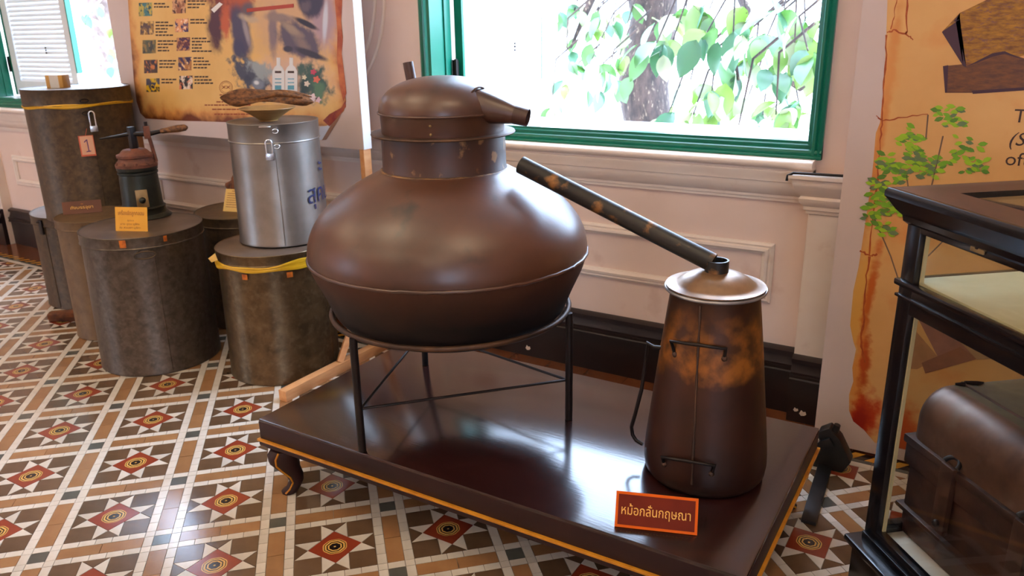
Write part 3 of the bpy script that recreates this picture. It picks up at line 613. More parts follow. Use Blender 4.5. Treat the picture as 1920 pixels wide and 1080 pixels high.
b = MB(); b.lathe([(.032, .900), (.032, .935), (.027, .935), (.027, .905)], (CX, CY, 0), 24, False, False); b.build('lid_socket', PIPEM, cn, smooth=40)
def onc(p, out=.0):                          # point of the can's skin seen at pixel p, pushed out
    q = aty(p, CY - .15)
    for _ in range(6):
        t = min(max((q.z - PZ - .08) / (.85 - PZ - .08), 0), 1); r = .1745 + (.120 - .1745) * t + out; o_ = CW; d = ray(p)
        A = d.x ** 2 + d.y ** 2; B = 2 * ((o_.x - CX) * d.x + (o_.y - CY) * d.y); C = (o_.x - CX) ** 2 + (o_.y - CY) ** 2 - r * r; D = B * B - 4 * A * C
        q = o_ + d * ((-B - math.sqrt(max(D, 0))) / (2 * A))
    return q
def mid(p, q): return ((p[0] + q[0]) / 2, (p[1] + q[1]) / 2)
for a, c, fa, fc in (((1258, 640), (1361, 654), (1266, 664), (1358, 672)), ((1241, 857), (1340, 873), (1246, 870), (1334, 888))):
    MB().tube([onc(fa, -.002), onc(a, .014), onc(mid(a, c), .024), onc(c, .014), onc(fc, -.002)], .005, 8).build('bar_handle', IRON, cn, smooth=60)
    for f in (fa, fc): MB().sphere(onc(f, -.001), .009, 8, 6, (1, 1, 1)).build('handle_mount', RINGM, cn)
hd = [aty(p, CY - .06) for p in ((1240, 652), (1226, 651), (1214, 643), (1209, 690), (1203, 730), (1190, 780), (1184, 800), (1186, 815), (1193, 826), (1205, 833))]
MB().tube(hd, .0058, 8).build('side_handle', IRON, cn, smooth=60)
sv = [onc((1313 + (1297 - 1313) * t, 573 + (908 - 573) * t), .001) for t in [k / 14 for k in range(15)]]
MB().tube(sv, [.0035 + .0012 * sin(k * 2.3) for k in range(15)], 6).build('side_seam', RINGM, cn, smooth=60)

# red name sign on the platform
s0, s1 = atz((1152, 987), PZ + .002), atz((1307, 1004), PZ + .002); ux = (s1 - s0).normalized(); back = Vector((-ux.y, ux.x, 0)); uy = (Vector((0, 0, 1)) * cos(radians(28)) + back * sin(radians(28))); nn = ux.cross(uy)
sg = thing('name_sign', 'small dark red sign with orange border and gold Thai lettering on platform', 'sign', s0); Wd = (s1 - s0).length; Hh = .092
def slabuv(o, ux, uy, nn, u0, u1, v0, v1, t0, t1):
    return MB().extr([(u0, v0), (u1, v0), (u1, v1), (u0, v1)], lambda p: Vector(o) + ux * p[0] + uy * p[1] + nn * t0, lambda p: Vector(o) + ux * p[0] + uy * p[1] + nn * t1)
slabuv(s0, ux, uy, nn, 0, Wd, 0, Hh, -.004, 0).build('border_board', SIGNO, sg, smooth=0)
slabuv(s0, ux, uy, nn, .007, Wd - .007, .007, Hh - .007, 0, .0006).build('panel', SIGNR, sg, smooth=0)
slabuv(s0 + ux * Wd * .42 - nn * .004, ux, -back * 1.0, nn, 0, .03, -.055, -.002, -.004, 0).build('easel_back', SIGNO, sg, smooth=0)
text('หม้อกลั่นกฤษณา', 'lettering', sg, GOLDT, s0 + ux * .016 + uy * .034, ux, uy, .034, Wd - .034, .0012)

# ================================================================== drums
def circ(c, r, z, n=64, a0=0, a1=2 * pi): return [(c[0] + r * cos(a0 + (a1 - a0) * k / n), c[1] + r * sin(a0 + (a1 - a0) * k / n), z) for k in range(n + 1)]
def facing(c): return math.atan2(-c[1], -c[0])           # angle on the drum that looks at the camera
def drum(name, label, c, rb, rt, z0, z1, lidh, body, lidm, topm=None, seam=None, lipr=.006, group=None):
    t = thing(name, label, 'drum', (c[0], c[1], z0)); zl = z1 - lidh
    rl = rb + (rt - rb) * (1 - lidh / (z1 - z0))
    MB().lathe([(rb - .004, z0), (rb + .002, z0 + .003), (rb + .002, z0 + .012), (rb, z0 + .016), (rl, zl + .01)], (c[0], c[1], 0), 72, True, False).build('body', body, t, smooth=40)
    ld = MB().lathe([(rt + lipr - .004, zl), (rt + lipr, zl), (rt + lipr + .003, zl + .003), (rt + lipr, zl + .007), (rt + lipr, z1 - .006), (rt + lipr + .002, z1 - .002), (rt + lipr, z1), (rt + lipr - .006, z1 - .003), (rt * .6, z1 - .004), (.001, z1 - .004)], (c[0], c[1], 0), 72, False, False)
    for k, i in enumerate(range(len(ld.mi))): ld.mi[i] = 1 if i >= 7 * 72 else 0
    ld = ld.build('lid', [lidm, topm or lidm], t, smooth=30)
    if seam is not None:
        a = facing(c) + seam; MB().tube([(c[0] + (rb + (rt - rb) * q) * cos(a), c[1] + (rb + (rt - rb) * q) * sin(a), z0 + (zl - z0) * q) for q in (0.02, .5, 1)], .003, 6).build('side_seam', body, t)
    t['lidz'] = z1; return t, ld
def sticker(par, c, r, z, a, w_, h, m, name='sticker', tilt=0):
    n = 5; vs = []
    P = [(a - w_ / 2 / r + w_ / r * k / n) for k in range(n + 1)]
    b = MB(); V = [(c[0] + rr_ * cos(q), c[1] + rr_ * sin(q), z + s * h / 2 + tilt * (q - a) * r) for rr_ in (r, r + .0012) for s in (-1, 1) for q in P]; m_ = n + 1
    F = []
    for k in range(n): F += [(k, k + 1, m_ + k + 1, m_ + k), (2 * m_ + k, 3 * m_ + k, 3 * m_ + k + 1, 2 * m_ + k + 1), (k, 2 * m_ + k, 2 * m_ + k + 1, k + 1), (m_ + k, m_ + k + 1, 3 * m_ + k + 1, 3 * m_ + k)]
    F += [(0, m_, 3 * m_, 2 * m_), (n, 2 * m_ + n, 3 * m_ + n, m_ + n)]
    b.add(V, F); return b.build(name, m, par, smooth=40)
def tapering(par, c, r, zf, name='yellow_tape', seed=1, wd=.02):
    rg = random.Random(seed); n = 72; b = MB(); vs = []; fs = []
    ph = [rg.uniform(0, 6) for _ in range(4)]
    for k in range(n + 1):
        a = 2 * pi * k / n; z = zf + .004 * sin(2 * a + ph[0]) + .003 * sin(5 * a + ph[1]); wv = wd * (.5 + .18 * sin(3 * a + ph[2]) + .12 * sin(7 * a + ph[3]))
        for s, o_ in ((-1, .002), (-.35, .005), (.2, .002), (.5, .0055), (1, .002)): vs.append((c[0] + (r + o_) * cos(a), c[1] + (r + o_) * sin(a), z + s * wv))
    for k in range(n):
        for q in range(4): fs.append((k * 5 + q, (k + 1) * 5 + q, (k + 1) * 5 + q + 1, k * 5 + q + 1))
    b.add(vs, fs); return b.build(name, TAPE, par, smooth=60)
def padlock(label, p, nrm, s, sh):                                      # body bottom-centre point p, facing nrm
    n = Vector(nrm).normalized(); ux = Vector((-n.y, n.x, 0)); t = thing('padlock', label, 'padlock', p); M = Matrix((ux, n, Vector((0, 0, 1)))).transposed(); p = Vector(p)
    MB().box(p + Vector((0, 0, s * .42)), (s, s * .42, s * .84), M).build('lock_body', STEEL, t, bevel=s * .06)
    z0 = s * .84; r = s * .34; pts = [p + ux * -r + Vector((0, 0, z0 - .003))] + [p + ux * (-r * cos(a)) + Vector((0, 0, z0 + sh - r + r * sin(a))) for a in [radians(q) for q in range(0, 181, 15)]] + [p + ux * r + Vector((0, 0, z0 - .003))]
    MB().tube(pts, s * .11, 8).build('shackle', SHACK, t, smooth=60); return t
def dirp(c, r, a, z): return Vector((c[0] + r * cos(a), c[1] + r * sin(a), z))

# front drum carrying the press
DC = (-3.463, 2.261); dD, lD = drum('metal_drum', 'wide grey metal drum on the floor under the small cast-iron press', DC, .278, .268, 0, .672, .055, GALV, GALV, LIDTOP, seam=.12)
f = facing(DC)
sticker(lD, DC, .2745, .648, f - .33, .028, .034, ORANGE); sticker(lD, DC, .2745, .652, f + .33, .016, .026, ORANGE)
q = dirp(DC, .282, f - .02, .592); n = Vector((cos(f), sin(f), 0)); ux = Vector((-n.y, n.x, 0))
MB().tube([q + ux * (.045 * cos(a)) + n * (.004) + Vector((0, 0, .017 * sin(a))) for a in [2 * pi * k / 24 for k in range(25)]], .004, 8, cap=False).build('drop_handle', GALVD, dD, smooth=60)
for s in (-1, 1): MB().box(q + ux * .024 * s + Vector((0, 0, .018)), (.012, .012, .012)).build('handle_clip', GALVD, dD, bevel=.002)

# drum under the tall tin canister
GC = (-2.812, 2.478); dG, lG = drum('metal_drum', 'grey metal drum with yellow tape wound under its lid beside the still', GC, .256, .250, 0, .616, .050, GALVW, GALVW, LIDTOP, seam=1.0)
tapering(dG, GC, .258, .560, seed=3, wd=.03)
f = facing(GC)
for a in (-.55, .22): sticker(dG, GC, .2555, .523, f + a, .026, .024, ORANGE)
b = MB(); q = dirp(GC, .268, f - 1.12, .585); b.slab([q + Vector(v) for v in ((0, 0, 0), (-.03, -.01, -.012), (-.042, -.016, .006), (-.012, 0, .03))], (.4, -.9, 0), .002); b.build('tape_tail', CARDP, dG, smooth=0)

# tall canister on top
FC = (-2.830, 2.575); FZ0, FZ1 = .6165, 1.163
dF, lF = drum('tin_canister', 'tall shiny tin canister with padlock and blue Thai paint letters', FC, .205, .196, FZ0, FZ1, .085, TIN, TIN, LIDTOP, seam=-.02, lipr=.004); dF['category'] = 'canister'
f = facing(FC)
MB().box(dirp(FC, .203, f - .16, FZ1 - .006), (.05, .05, .004), Matrix.Rotation(f - .16, 3, 'Z')).build('hasp_strap', SHACK, lF, bevel=.001)
for z in (FZ1 - .028, FZ1 - .094):
    q = dirp(FC, .206, f + .02, z); n = Vector((cos(f), sin(f), 0)); ux = Vector((-n.y, n.x, 0))
    MB().tube([q + ux * (.012 * cos(a)) + n * .003 + Vector((0, 0, .009 * sin(a))) for a in [radians(v) for v in range(-150, 151, 15)]], .003, 8).build('wire_loop', SHACK, dF, smooth=60)
padlock('bright padlock hanging on the tall tin canister with blue letters', dirp(FC, .220, f - .13, FZ1 - .150), (cos(f), sin(f), 0), .036, .058)
def cyltext(body, c, r, a0, z, h, wd, m, par, name='lettering'):
    vs, fs = glyphs(body, 0, 4); xs = [v.x for v in vs]; x0, x1 = min(xs), max(xs)
    def place(v): a = a0 + (v.x - x0) / (x1 - x0) * wd / r; return Vector((c[0] + r * cos(a), c[1] + r * sin(a), z + v.y * h))
    return lettering(name, vs, fs, m, par, place)
cyltext('สุคน', FC, .2062, f + .60, .80, .115, .17, INKB, dF); cyltext('ะ', FC, .2045, f + 1.05, .93, .10, .035, INKB, dF)

# bowl with driftwood on the canister
BC = (-2.84, 2.56)
bw = thing('wooden_bowl', 'shallow turned wooden bowl on the tall tin canister', 'bowl', (BC[0], BC[1], FZ1))
MB().lathe(sm([(.012, 0), (.038, 0), (.042, .006), (.066, .024), (.098, .044), (.122, .056), (.124, .060)]) + [(.118, .060), (.09, .046), (.06, .03), (.001, .014)], (BC[0], BC[1], FZ1 - .0035), 48, True, False).build('bowl_shell', BOWL, bw, smooth=50)
wd_ = thing('driftwood_piece', 'gnarled brown piece of fragrant wood lying across the wooden bowl', 'wood', (BC[0], BC[1], FZ1 + .056))
rg = random.Random(5); b = MB(); n = 22; vs = []; fs = []; K = 14; n0 = Vector((.52, .85, 0)); ax = Vector((.85, .52, 0))
for i in range(n + 1):
    t = i / n; u = -.20 + .41 * t; env = max(.06, math.sin(pi * min(1, t * 1.02)) ** .55); hz_ = .034 * env * (1 + .3 * sin(9 * t)); wz = .055 * env * (1 + .25 * sin(6 * t + 1))
    zc = FZ1 + .094 + .012 * sin(4 * t) - .03 * max(0, t - .7)
    for k in range(K):
        a = 2 * pi * k / K; rr_ = 1 + .22 * sin(3 * a + 5 * t) + .10 * sin(7 * a + 11 * t)
        vs.append(Vector((BC[0], BC[1], zc)) + ax * u + n0 * (wz * cos(a) * rr_) + Vector((0, 0, hz_ * sin(a) * rr_)))
for i in range(n):
    for k in range(K): fs.append((i * K + k, i * K + (k + 1) % K, (i + 1) * K + (k + 1) % K, (i + 1) * K + k))
fs += [tuple(range(K)), tuple(n * K + k for k in range(K))]
b.add(vs, fs); b.build('wood_body', WOODR, wd_, smooth=50)
for s in (-1, 1):
    b = MB(); b.tube([Vector((BC[0], BC[1], FZ1 + .104)) + ax * q + n0 * (.02 * s) + Vector((0, 0, .012 * sin(q * 20))) for q in (-.16, -.08, 0, .07, .15, .185)], [.004, .012, .015, .014, .009, .003], 8); b.build('wood_ridge', WOODR, wd_, smooth=60)

# dark drum behind
EC = (-3.50, 2.90); dE, lE = drum('metal_drum', 'dark shadowed metal drum against the wall behind the press drum', EC, .250, .246, 0, .62, .055, GALVD, GALVD, GALVT, seam=.3)
q0, q1 = atz((418, 396), .617), atz((452, 398), .617); ux = (q1 - q0).normalized(); bk_ = Vector((-ux.y, ux.x, 0)); uy = Vector((0, 0, 1)) * cos(.42) + bk_ * sin(.42); nn = ux.cross(uy)
cd = thing('text_card', 'pale yellow printed card half hidden by the tall tin canister', 'card', q0)
slabuv(q0, ux, uy, nn, 0, .115, 0, .125, -.002, 0).build('card_sheet', CARDP, cd, smooth=0)
for k in range(8): slabuv(q0, ux, uy, nn, .014 if k else .04, .10 - .012 * (k % 3), .112 - k * .0125, .1145 - k * .0125, 0, .0006).build('print_line', INKR, cd, smooth=0)
rt = thing('root_lump', 'knobbly brown root lump on the dark drum behind the pale card', 'root', atz((436, 386), .617) + bk_ * .07)
p = Vector(LOC[rt.name]); b = MB(); b.sphere(p + Vector((.0, 0, .085)), .055, 16, 10, (1, .8, 1.35)); b.sphere(p + Vector((-.045, .0, .10)), .033, 14, 8, (1.2, 1, 1)); b.sphere(p + Vector((.03, .01, .135)), .035, 14, 8); b.sphere(p + Vector((-.03, .01, .04)), .045, 14, 8)
for i, v in enumerate(b.v): b.v[i] = tuple(Vector(v) + Vector((.006 * sin(90 * v[2] + 40 * v[0]), .005 * sin(70 * v[0] + 30 * v[1]), max(.006 * sin(80 * v[1] + 60 * v[0]), .6205 - v[2]))))
b.build('root_body', ROOT, rt, smooth=70)

# left stack
BCc = (-4.647, 2.704); dB, lB = drum('metal_drum', 'brown metal drum with a side clasp standing under the tall numbered drum', BCc, .300, .300, 0, .555, .055, GALVD, GALVD, LIDTOP, seam=-.9)
f = facing(BCc); q = dirp(BCc, .309, f - .95, .53); MB().box(q + Vector((0, 0, -.03)), (.014, .03, .085), Matrix.Rotation(f - .95, 3, 'Z')).build('clasp', IRON, dB, bevel=.003)
MB().tube([q + Vector((.012 * cos(a) - .012, .014 * sin(a), .0)) for a in [2 * pi * k / 16 for k in range(17)]], .004, 6, cap=False).build('clasp_ring', IRON, dB, smooth=60)
CC = (-4.017, 2.378); dC, lC = drum('metal_drum', 'tan-brown metal drum bearing the small brown label behind the press drum', CC, .195, .194, 0, .645, .05, GALVT, GALVT, GALVT, seam=.8)
AC = (-4.42, 2.633); AZ0, AZ1 = .5556, 1.272
dA, lA = drum('metal_drum', 'tall dark brown drum with number tag and padlock stacked highest by window', AC, .265, .269, AZ0, AZ1, .085, GALVD, GALVD, TIN, seam=.15, lipr=.004)
tapering(dA, AC, .272, AZ1 - .088, seed=7, wd=.016)
f = facing(AC)
padlock('dull padlock hanging beside the number tag on the tall dark drum', dirp(AC, .295, f + .17, AZ1 - .222), (cos(f), sin(f), 0), .038, .075)
for z in (AZ1 - .06, AZ1 - .125):
    q = dirp(AC, .277, f + .10, z); n = Vector((cos(f), sin(f), 0)); ux = Vector((-n.y, n.x, 0))
    MB().tube([q + ux * (.02 * cos(a)) + n * .004 + Vector((0, 0, .009 * sin(a))) for a in [2 * pi * k / 16 for k in range(17)]], .0035, 6, cap=False).build('wire_loop', IRON, dA, smooth=60)
n = Vector((cos(f + .02), sin(f + .02), 0)); ux = Vector((-n.y, n.x, 0)); q = dirp(AC, .278, f + .01, AZ1 - .295); uy = Vector((0, 0, 1))
tg = thing('number_tag', 'small pink paper tag with handwritten violet 1 on the tall dark drum', 'tag', q)
slabuv(q, ux, uy, n, -.036, .036, -.055, .055, 0, .002).build('tag_card', PINKB, tg, smooth=0)
slabuv(q, ux, uy, n, -.030, .032, -.046, .052, .002, .0026).build('tag_face', PINKT, tg, smooth=0)
b = MB(); o_ = q + n * .003
for a, c in (((-.012, .020), (.003, .034)), ((.003, .034), (.004, -.030)), ((-.008, -.030), (.014, -.028))): b.tube([o_ + ux * a[0] + uy * a[1], o_ + ux * c[0] + uy * c[1]], .0022, 6)
b.build('numeral', VIOLET, tg); MB().tube([q + uy * .055, q + uy * .09 + ux * .012], .0012, 6).build('tag_string', PINKB, tg)
q = Vector((AC[0] - .06, AC[1] - .06, AZ1 - .004)); bxm = MB(); bxm.box(q + Vector((0, 0, .034)), (.095, .07, .068), Matrix.Rotation(.5, 3, 'Z'))
ct_ = thing('small_carton', 'small white and brown carton on top of the tall numbered drum', 'carton', q); bxm.build('carton_body', CARTON, ct_, bevel=.002)
MB().box(q + Vector((0, 0, .0345)), (.05, .0715, .0685), Matrix.Rotation(.5, 3, 'Z')).build('white_band', CARTONW, ct_, smooth=0)
# label card on tan drum
q0, q1 = atz((119, 403), .643), atz((192, 397), .643); ux = (q1 - q0).normalized(); bk_ = Vector((-ux.y, ux.x, 0)); uy = Vector((0, 0, 1)) * cos(.25) + bk_ * sin(.25); nn = ux.cross(uy); Wd = (q1 - q0).length
lb = thing('brown_label', 'small brown label with faint gold Thai lettering leaning on stacked drum', 'label', q0)
slabuv(q0, ux, uy, nn, 0, Wd, 0, .066, -.003, 0).build('label_board', CARDB, lb, smooth=0)
text('ถังบรรจุยา', 'lettering', lb, GOLDT, q0 + ux * Wd * .20 + uy * .025, ux, uy, .022, Wd * .58, .0008)
text('*', 'ornament', lb, GOLD, q0 + ux * Wd * .47 + uy * .042, ux, uy, .016, .012, .0008)
# wedge of wood on the floor
q = atz((124, 600), 0); wg = thing('wood_offcut', 'splintered orange-brown wood offcut on floor beside the tan drum', 'wood', q)
for dx, dy, z, ln, a in ((0, 0, .016, .17, .5), (.02, -.02, .046, .15, .8)):
    MB().box(Vector(q) + Vector((dx, dy, z)), (ln, .06, .030), Matrix.Rotation(a, 3, 'Z')).build('splint', ROOT, wg, bevel=.006)

# cast-iron press on the front drum
PC = atz((272, 405), .668); PZ0 = .6685; px, py = PC.x, PC.y
pm = thing('cast_iron_press', 'small old cast-iron hand press with long handle on a drum lid', 'press', (px, py, PZ0))
MB().lathe([(.115, 0), (.128, .004), (.122, .012), (.108, .022), (.103, .045), (.106, .052), (.100, .058)], (px, py, PZ0), 40).build('base_flange', PUMPM, pm, smooth=40)
MB().lathe([(.098, .056), (.094, .075), (.090, .20), (.088, .215), (.093, .219), (.093, .228), (.088, .232), (.094, .237), (.096, .252)], (px, py, PZ0), 40).build('cylinder', PUMPM, pm, smooth=40)
MB().lathe([(.097, .252), (.098, .266), (.090, .270), (.080, .288), (.078, .296), (.086, .300), (.086, .312), (.070, .318), (.058, .332), (.052, .336), (.020, .340)], (px, py, PZ0), 40).build('rusty_cap', RUST, pm, smooth=40)
for k in range(10):
    a = 2 * pi * k / 10; MB().sphere((px + .090 * cos(a), py + .090 * sin(a), PZ0 + .270), .008, 8, 5).build('bolt_head', RUST, pm)
f = math.atan2(-py, -px); n = Vector((cos(f), sin(f), 0)); ux = Vector((-n.y, n.x, 0)); c0 = Vector((px, py, PZ0))
pl = MB().box(c0 + n * .094 + Vector((0, 0, .105)), (.008, .055, .088), Matrix.Rotation(f, 3, 'Z')).build('name_plate', BRASS, pm, bevel=.003)
MB().sphere(c0 + n * .098 + Vector((0, 0, .098)), .016, 12, 6, (1, 1, 1)).build('plate_boss', PUMPM, pl)
MB().box(c0 + Vector((0, 0, .39)), (.026, .030, .11)).build('guide_post', IRON, pm, bevel=.003)
# lever
hz_ = PZ0 + .415; aU = ux * .96 + n * .15
b = MB(); b.tube([c0 + Vector((0, 0, .405)) - aU * .15 + Vector((0, 0, -.012)), c0 + Vector((0, 0, .41)), c0 + aU * .075 + Vector((0, 0, .405)), c0 + aU * .14 + Vector((0, 0, .417))], [.004, .010, .012, .010], 8); b.build('lever_arm', IRON, pm, smooth=60)
MB().box(c0 + aU * .072 + Vector((0, 0, .415)), (.03, .03, .062), Matrix.Rotation(f, 3, 'Z')).build('lever_clamp', RUST, pm, bevel=.005)
MB().tube([c0 + aU * .072 + Vector((0, 0, .445)), c0 + aU * .072 + Vector((0, 0, .466))], .008, 8).build('clamp_screw', IRON, pm)
MB().tube([c0 + aU * q + Vector((0, 0, .417 + (q - .14) * .10)) for q in (.135, .145, .17, .22, .255, .268)], [.010, .013, .014, .018, .016, .006], 12).build('handle_grip', WOODR, pm, smooth=60)
MB().tube([c0 + aU * .078 + Vector((0, 0, .40)), c0 + aU * .095 + Vector((0, 0, .27))], .009, 8).build('link_rod', RUST, pm)
# yellow card in front of the press
q0, q1 = atz((217, 433), .669), atz((277, 434), .669); ux = (q1 - q0).normalized(); bk_ = Vector((-ux.y, ux.x, 0)); uy = Vector((0, 0, 1)) * cos(.22) + bk_ * sin(.22); nn = ux.cross(uy); Wd = (q1 - q0).length
yc = thing('caption_card', 'bright yellow caption card leaning against the cast-iron press', 'card', q0)
slabuv(q0, ux, uy, nn, 0, Wd, 0, .112, -.002, 0).build('card_sheet', CARDY, yc, smooth=0)
text('เครื่องอัดลูกกลอน', 'heading', yc, INKR, q0 + ux * Wd * .10 + uy * .075, ux, uy, .026, Wd * .80, .0008)
text('ผู้บริจาค', 'caption_line', yc, INKR, q0 + ux * Wd * .38 + uy * .046, ux, uy, .010, Wd * .2, .0008)
text('นาย อุดม มุสิกะ', 'caption_line', yc, INKR, q0 + ux * Wd * .16 + uy * .029, ux, uy, .013, Wd * .60, .0008)
text('ณ สวนยา มุสิกะ', 'caption_line', yc, INKR, q0 + ux * Wd * .13 + uy * .012, ux, uy, .013, Wd * .66, .0008)

# ================================================================== poster board on pine easel
PYB = 2.975
ea = thing('pine_easel', 'light pine easel frame with floor foot holding the left poster board', 'easel', (-2.60, 2.93, 0))
MB().box2((-2.640, PYB - .052, 0), (-2.612, PYB, .994)).build('post', PINE, ea, bevel=.002)
fa, fb = atz((538, 738), .03), atz((735, 643), .03); fa.z = fb.z = 0
MB().extr([(-.022, 0), (.022, 0), (.022, .05), (-.022, .05)], lambda p: (-2.520 + p[0], fa.y - .02, p[1]), lambda p: (-2.520 + p[0], fb.y + .06, p[1])).build('foot', PINE, ea, bevel=.002)
MB().tube([(-2.520, 2.54, .045), (-2.59, 2.93, .46)], .020, 4).build('brace', PINE, ea, smooth=0)
MB().box2((-4.47, PYB - .004, 0), (-4.44, PYB + .03, .994)).build('post', PINE, ea, bevel=.002)
bx0, bx1, bz0, bz1 = aty((222, 130), PYB - .055).x, aty((672, 150), PYB - .055).x, .995, 2.02
pb_ = thing('poster_board', 'large poster board of photographs on aged parchment print, left of still', 'poster', ((bx0 + bx1) / 2, PYB, bz0))
MB().box2((bx0, PYB - .0550, bz0), (bx1, PYB, bz1)).build('board', [VINYL], pb_, smooth=0)
MB().box2((bx1, PYB - .0555, bz0), (bx1 + .004, PYB, bz1)).build('board_edge', PRINTEDGE, pb_, smooth=0)
YP = PYB - .0555
PARCH = mat('parchment_print', (232, 190, 118), (226, 180, 106), rough=.45, scale=5)
def edgeburn(m, cx, cz, hx, hz_, burn, soft):
    N, L, b = nodes(m); t = N.new('ShaderNodeTexCoord'); s = N.new('ShaderNodeSeparateXYZ'); L.new(t.outputs['Object'], s.inputs[0]); nz = N.new('ShaderNodeTexNoise'); nz.inputs['Scale'].default_value = 12; nz.inputs['Detail'].default_value = 6; L.new(t.outputs['Object'], nz.inputs['Vector'])
    dx = mth(N, L, 'SUBTRACT', hx, mth(N, L, 'ABSOLUTE', mth(N, L, 'SUBTRACT', s.outputs[0], cx))); dz = mth(N, L, 'SUBTRACT', s.outputs[2], cz - hz_)
    d = mth(N, L, 'MINIMUM', dx, dz); d = mth(N, L, 'ADD', d, mth(N, L, 'MULTIPLY', mth(N, L, 'SUBTRACT', nz.outputs['Fac'], .5), .14))
    r = N.new('ShaderNodeValToRGB'); e = r.color_ramp.elements; e[0].position = 0; e[0].color = lin(burn); e[1].position = soft; e[1].color = lin((210, 146, 80)); q = e.new(soft * 2.2); q.color = lin((230, 184, 112))
    L.new(d, r.inputs[0]); mx = N.new('ShaderNodeMixRGB'); old = b.inputs['Base Color'].links[0].from_socket; L.new(old, mx.inputs[2]); L.new(r.outputs[0], mx.inputs[1])
    mr = N.new('ShaderNodeMapRange'); mr.inputs[1].default_value = soft; mr.inputs[2].default_value = soft * 3; L.new(d, mr.inputs[0]); L.new(mr.outputs[0], mx.inputs[0]); L.new(mx.outputs[0], b.inputs['Base Color'])
def onp(p, dy=0): q = aty(p, YP); q.y = YP - dy; return q
left = [(236, -120), (240, 0), (244, 60), (248, 110), (251, 150), (256, 190), (263, 212), (273, 222)]
bot = [(330, 226), (400, 228), (470, 231), (540, 233), (590, 236), (622, 236)]
right = [(632, 222), (645, 208), (649, 190), (646, 160), (645, 135), (640, 100), (643, 70), (640, 40), (638, 0), (634, -120)]
P = [onp(p) for p in left + bot + right]; top0, top1 = P[0], P[-1]; P[0] = Vector((top0.x, YP, bz1 - .03)); P[-1] = Vector((top1.x, YP, bz1 - .03))
cxm = (onp((250, 130)).x + onp((645, 130)).x) / 2; off = LOC[pb_.name]
edgeburn(PARCH, cxm - off.x, 0, (onp((645, 130)).x - onp((250, 130)).x) / 2, -(onp((400, 228)).z - off.z), (110, 52, 18), .045)
MB().slab(P, (0, -1, 0), .0006).build('parchment_print', PARCH, pb_, smooth=0)
def flat(par, name, pts, m, dy): return MB().slab([onp(p, dy) for p in pts], (0, -1, 0), .0004).build(name, m, par, smooth=0)
def photo(nm, a, b_, c=None, sc=30): return mat(nm, a, b_, rough=.45, scale=sc, lo=.46, hi=.54, c3=c, c3lo=.55, c3hi=.6, c3scale=sc * 1.4)
PH = [photo('photo_teal', (60, 120, 130), (190, 170, 80), (30, 70, 80)), photo('photo_brown', (150, 90, 60), (210, 160, 120), (70, 30, 30)), photo('photo_bamboo', (160, 120, 60), (90, 70, 70), (220, 180, 110)), photo('photo_violet', (60, 40, 90), (230, 160, 110), (250, 220, 190)), photo('photo_olive', (90, 90, 70), (150, 120, 70), (60, 60, 60)), photo('photo_maroon', (90, 30, 50), (200, 140, 90), (60, 20, 70)), photo('photo_dusk', (70, 50, 40), (200, 120, 60), (40, 30, 60)), photo('photo_amber', (180, 120, 60), (60, 40, 80), (240, 200, 150)), photo('photo_yellow', (60, 60, 80), (220, 180, 30), (20, 20, 40)), photo('photo_black', (240, 220, 200), (40, 30, 30), (220, 120, 80))]
rows = [(18, (273, 336)), (53, (276, 341)), (88, (280, 344)), (125, (283, 347)), (160, (287, 349))]
rg = random.Random(3)
for r_, (y, xs_) in enumerate(rows):
    for c_, x in enumerate(xs_):
        dy = -5 if c_ else 0; s = 12.5
        flat(pb_, 'thumbnail_photo', [(x - s, y + dy - s), (x + s, y + dy - s - .8), (x + s, y + dy + s - .8), (x - s, y + dy + s)], PH[(r_ * 2 + c_) % 10], .0008)
        b = MB()
        for ln in range(2 + (r_ * 3 + c_) % 4):
            yy = y + dy - 11 + ln * 6; xx = x + 16; end = x + 16 + rg.uniform(16, 34)
            while xx < end: w_ = rg.uniform(3, 9); b.slab([onp(q, .0008) for q in ((xx, yy - 1.3), (xx + w_, yy - 1.5), (xx + w_, yy + 1.2), (xx, yy + 1.4))], (0, -1, 0), .0003); xx += w_ + 1.2
        b.build('caption_print', INK, pb_, smooth=0)
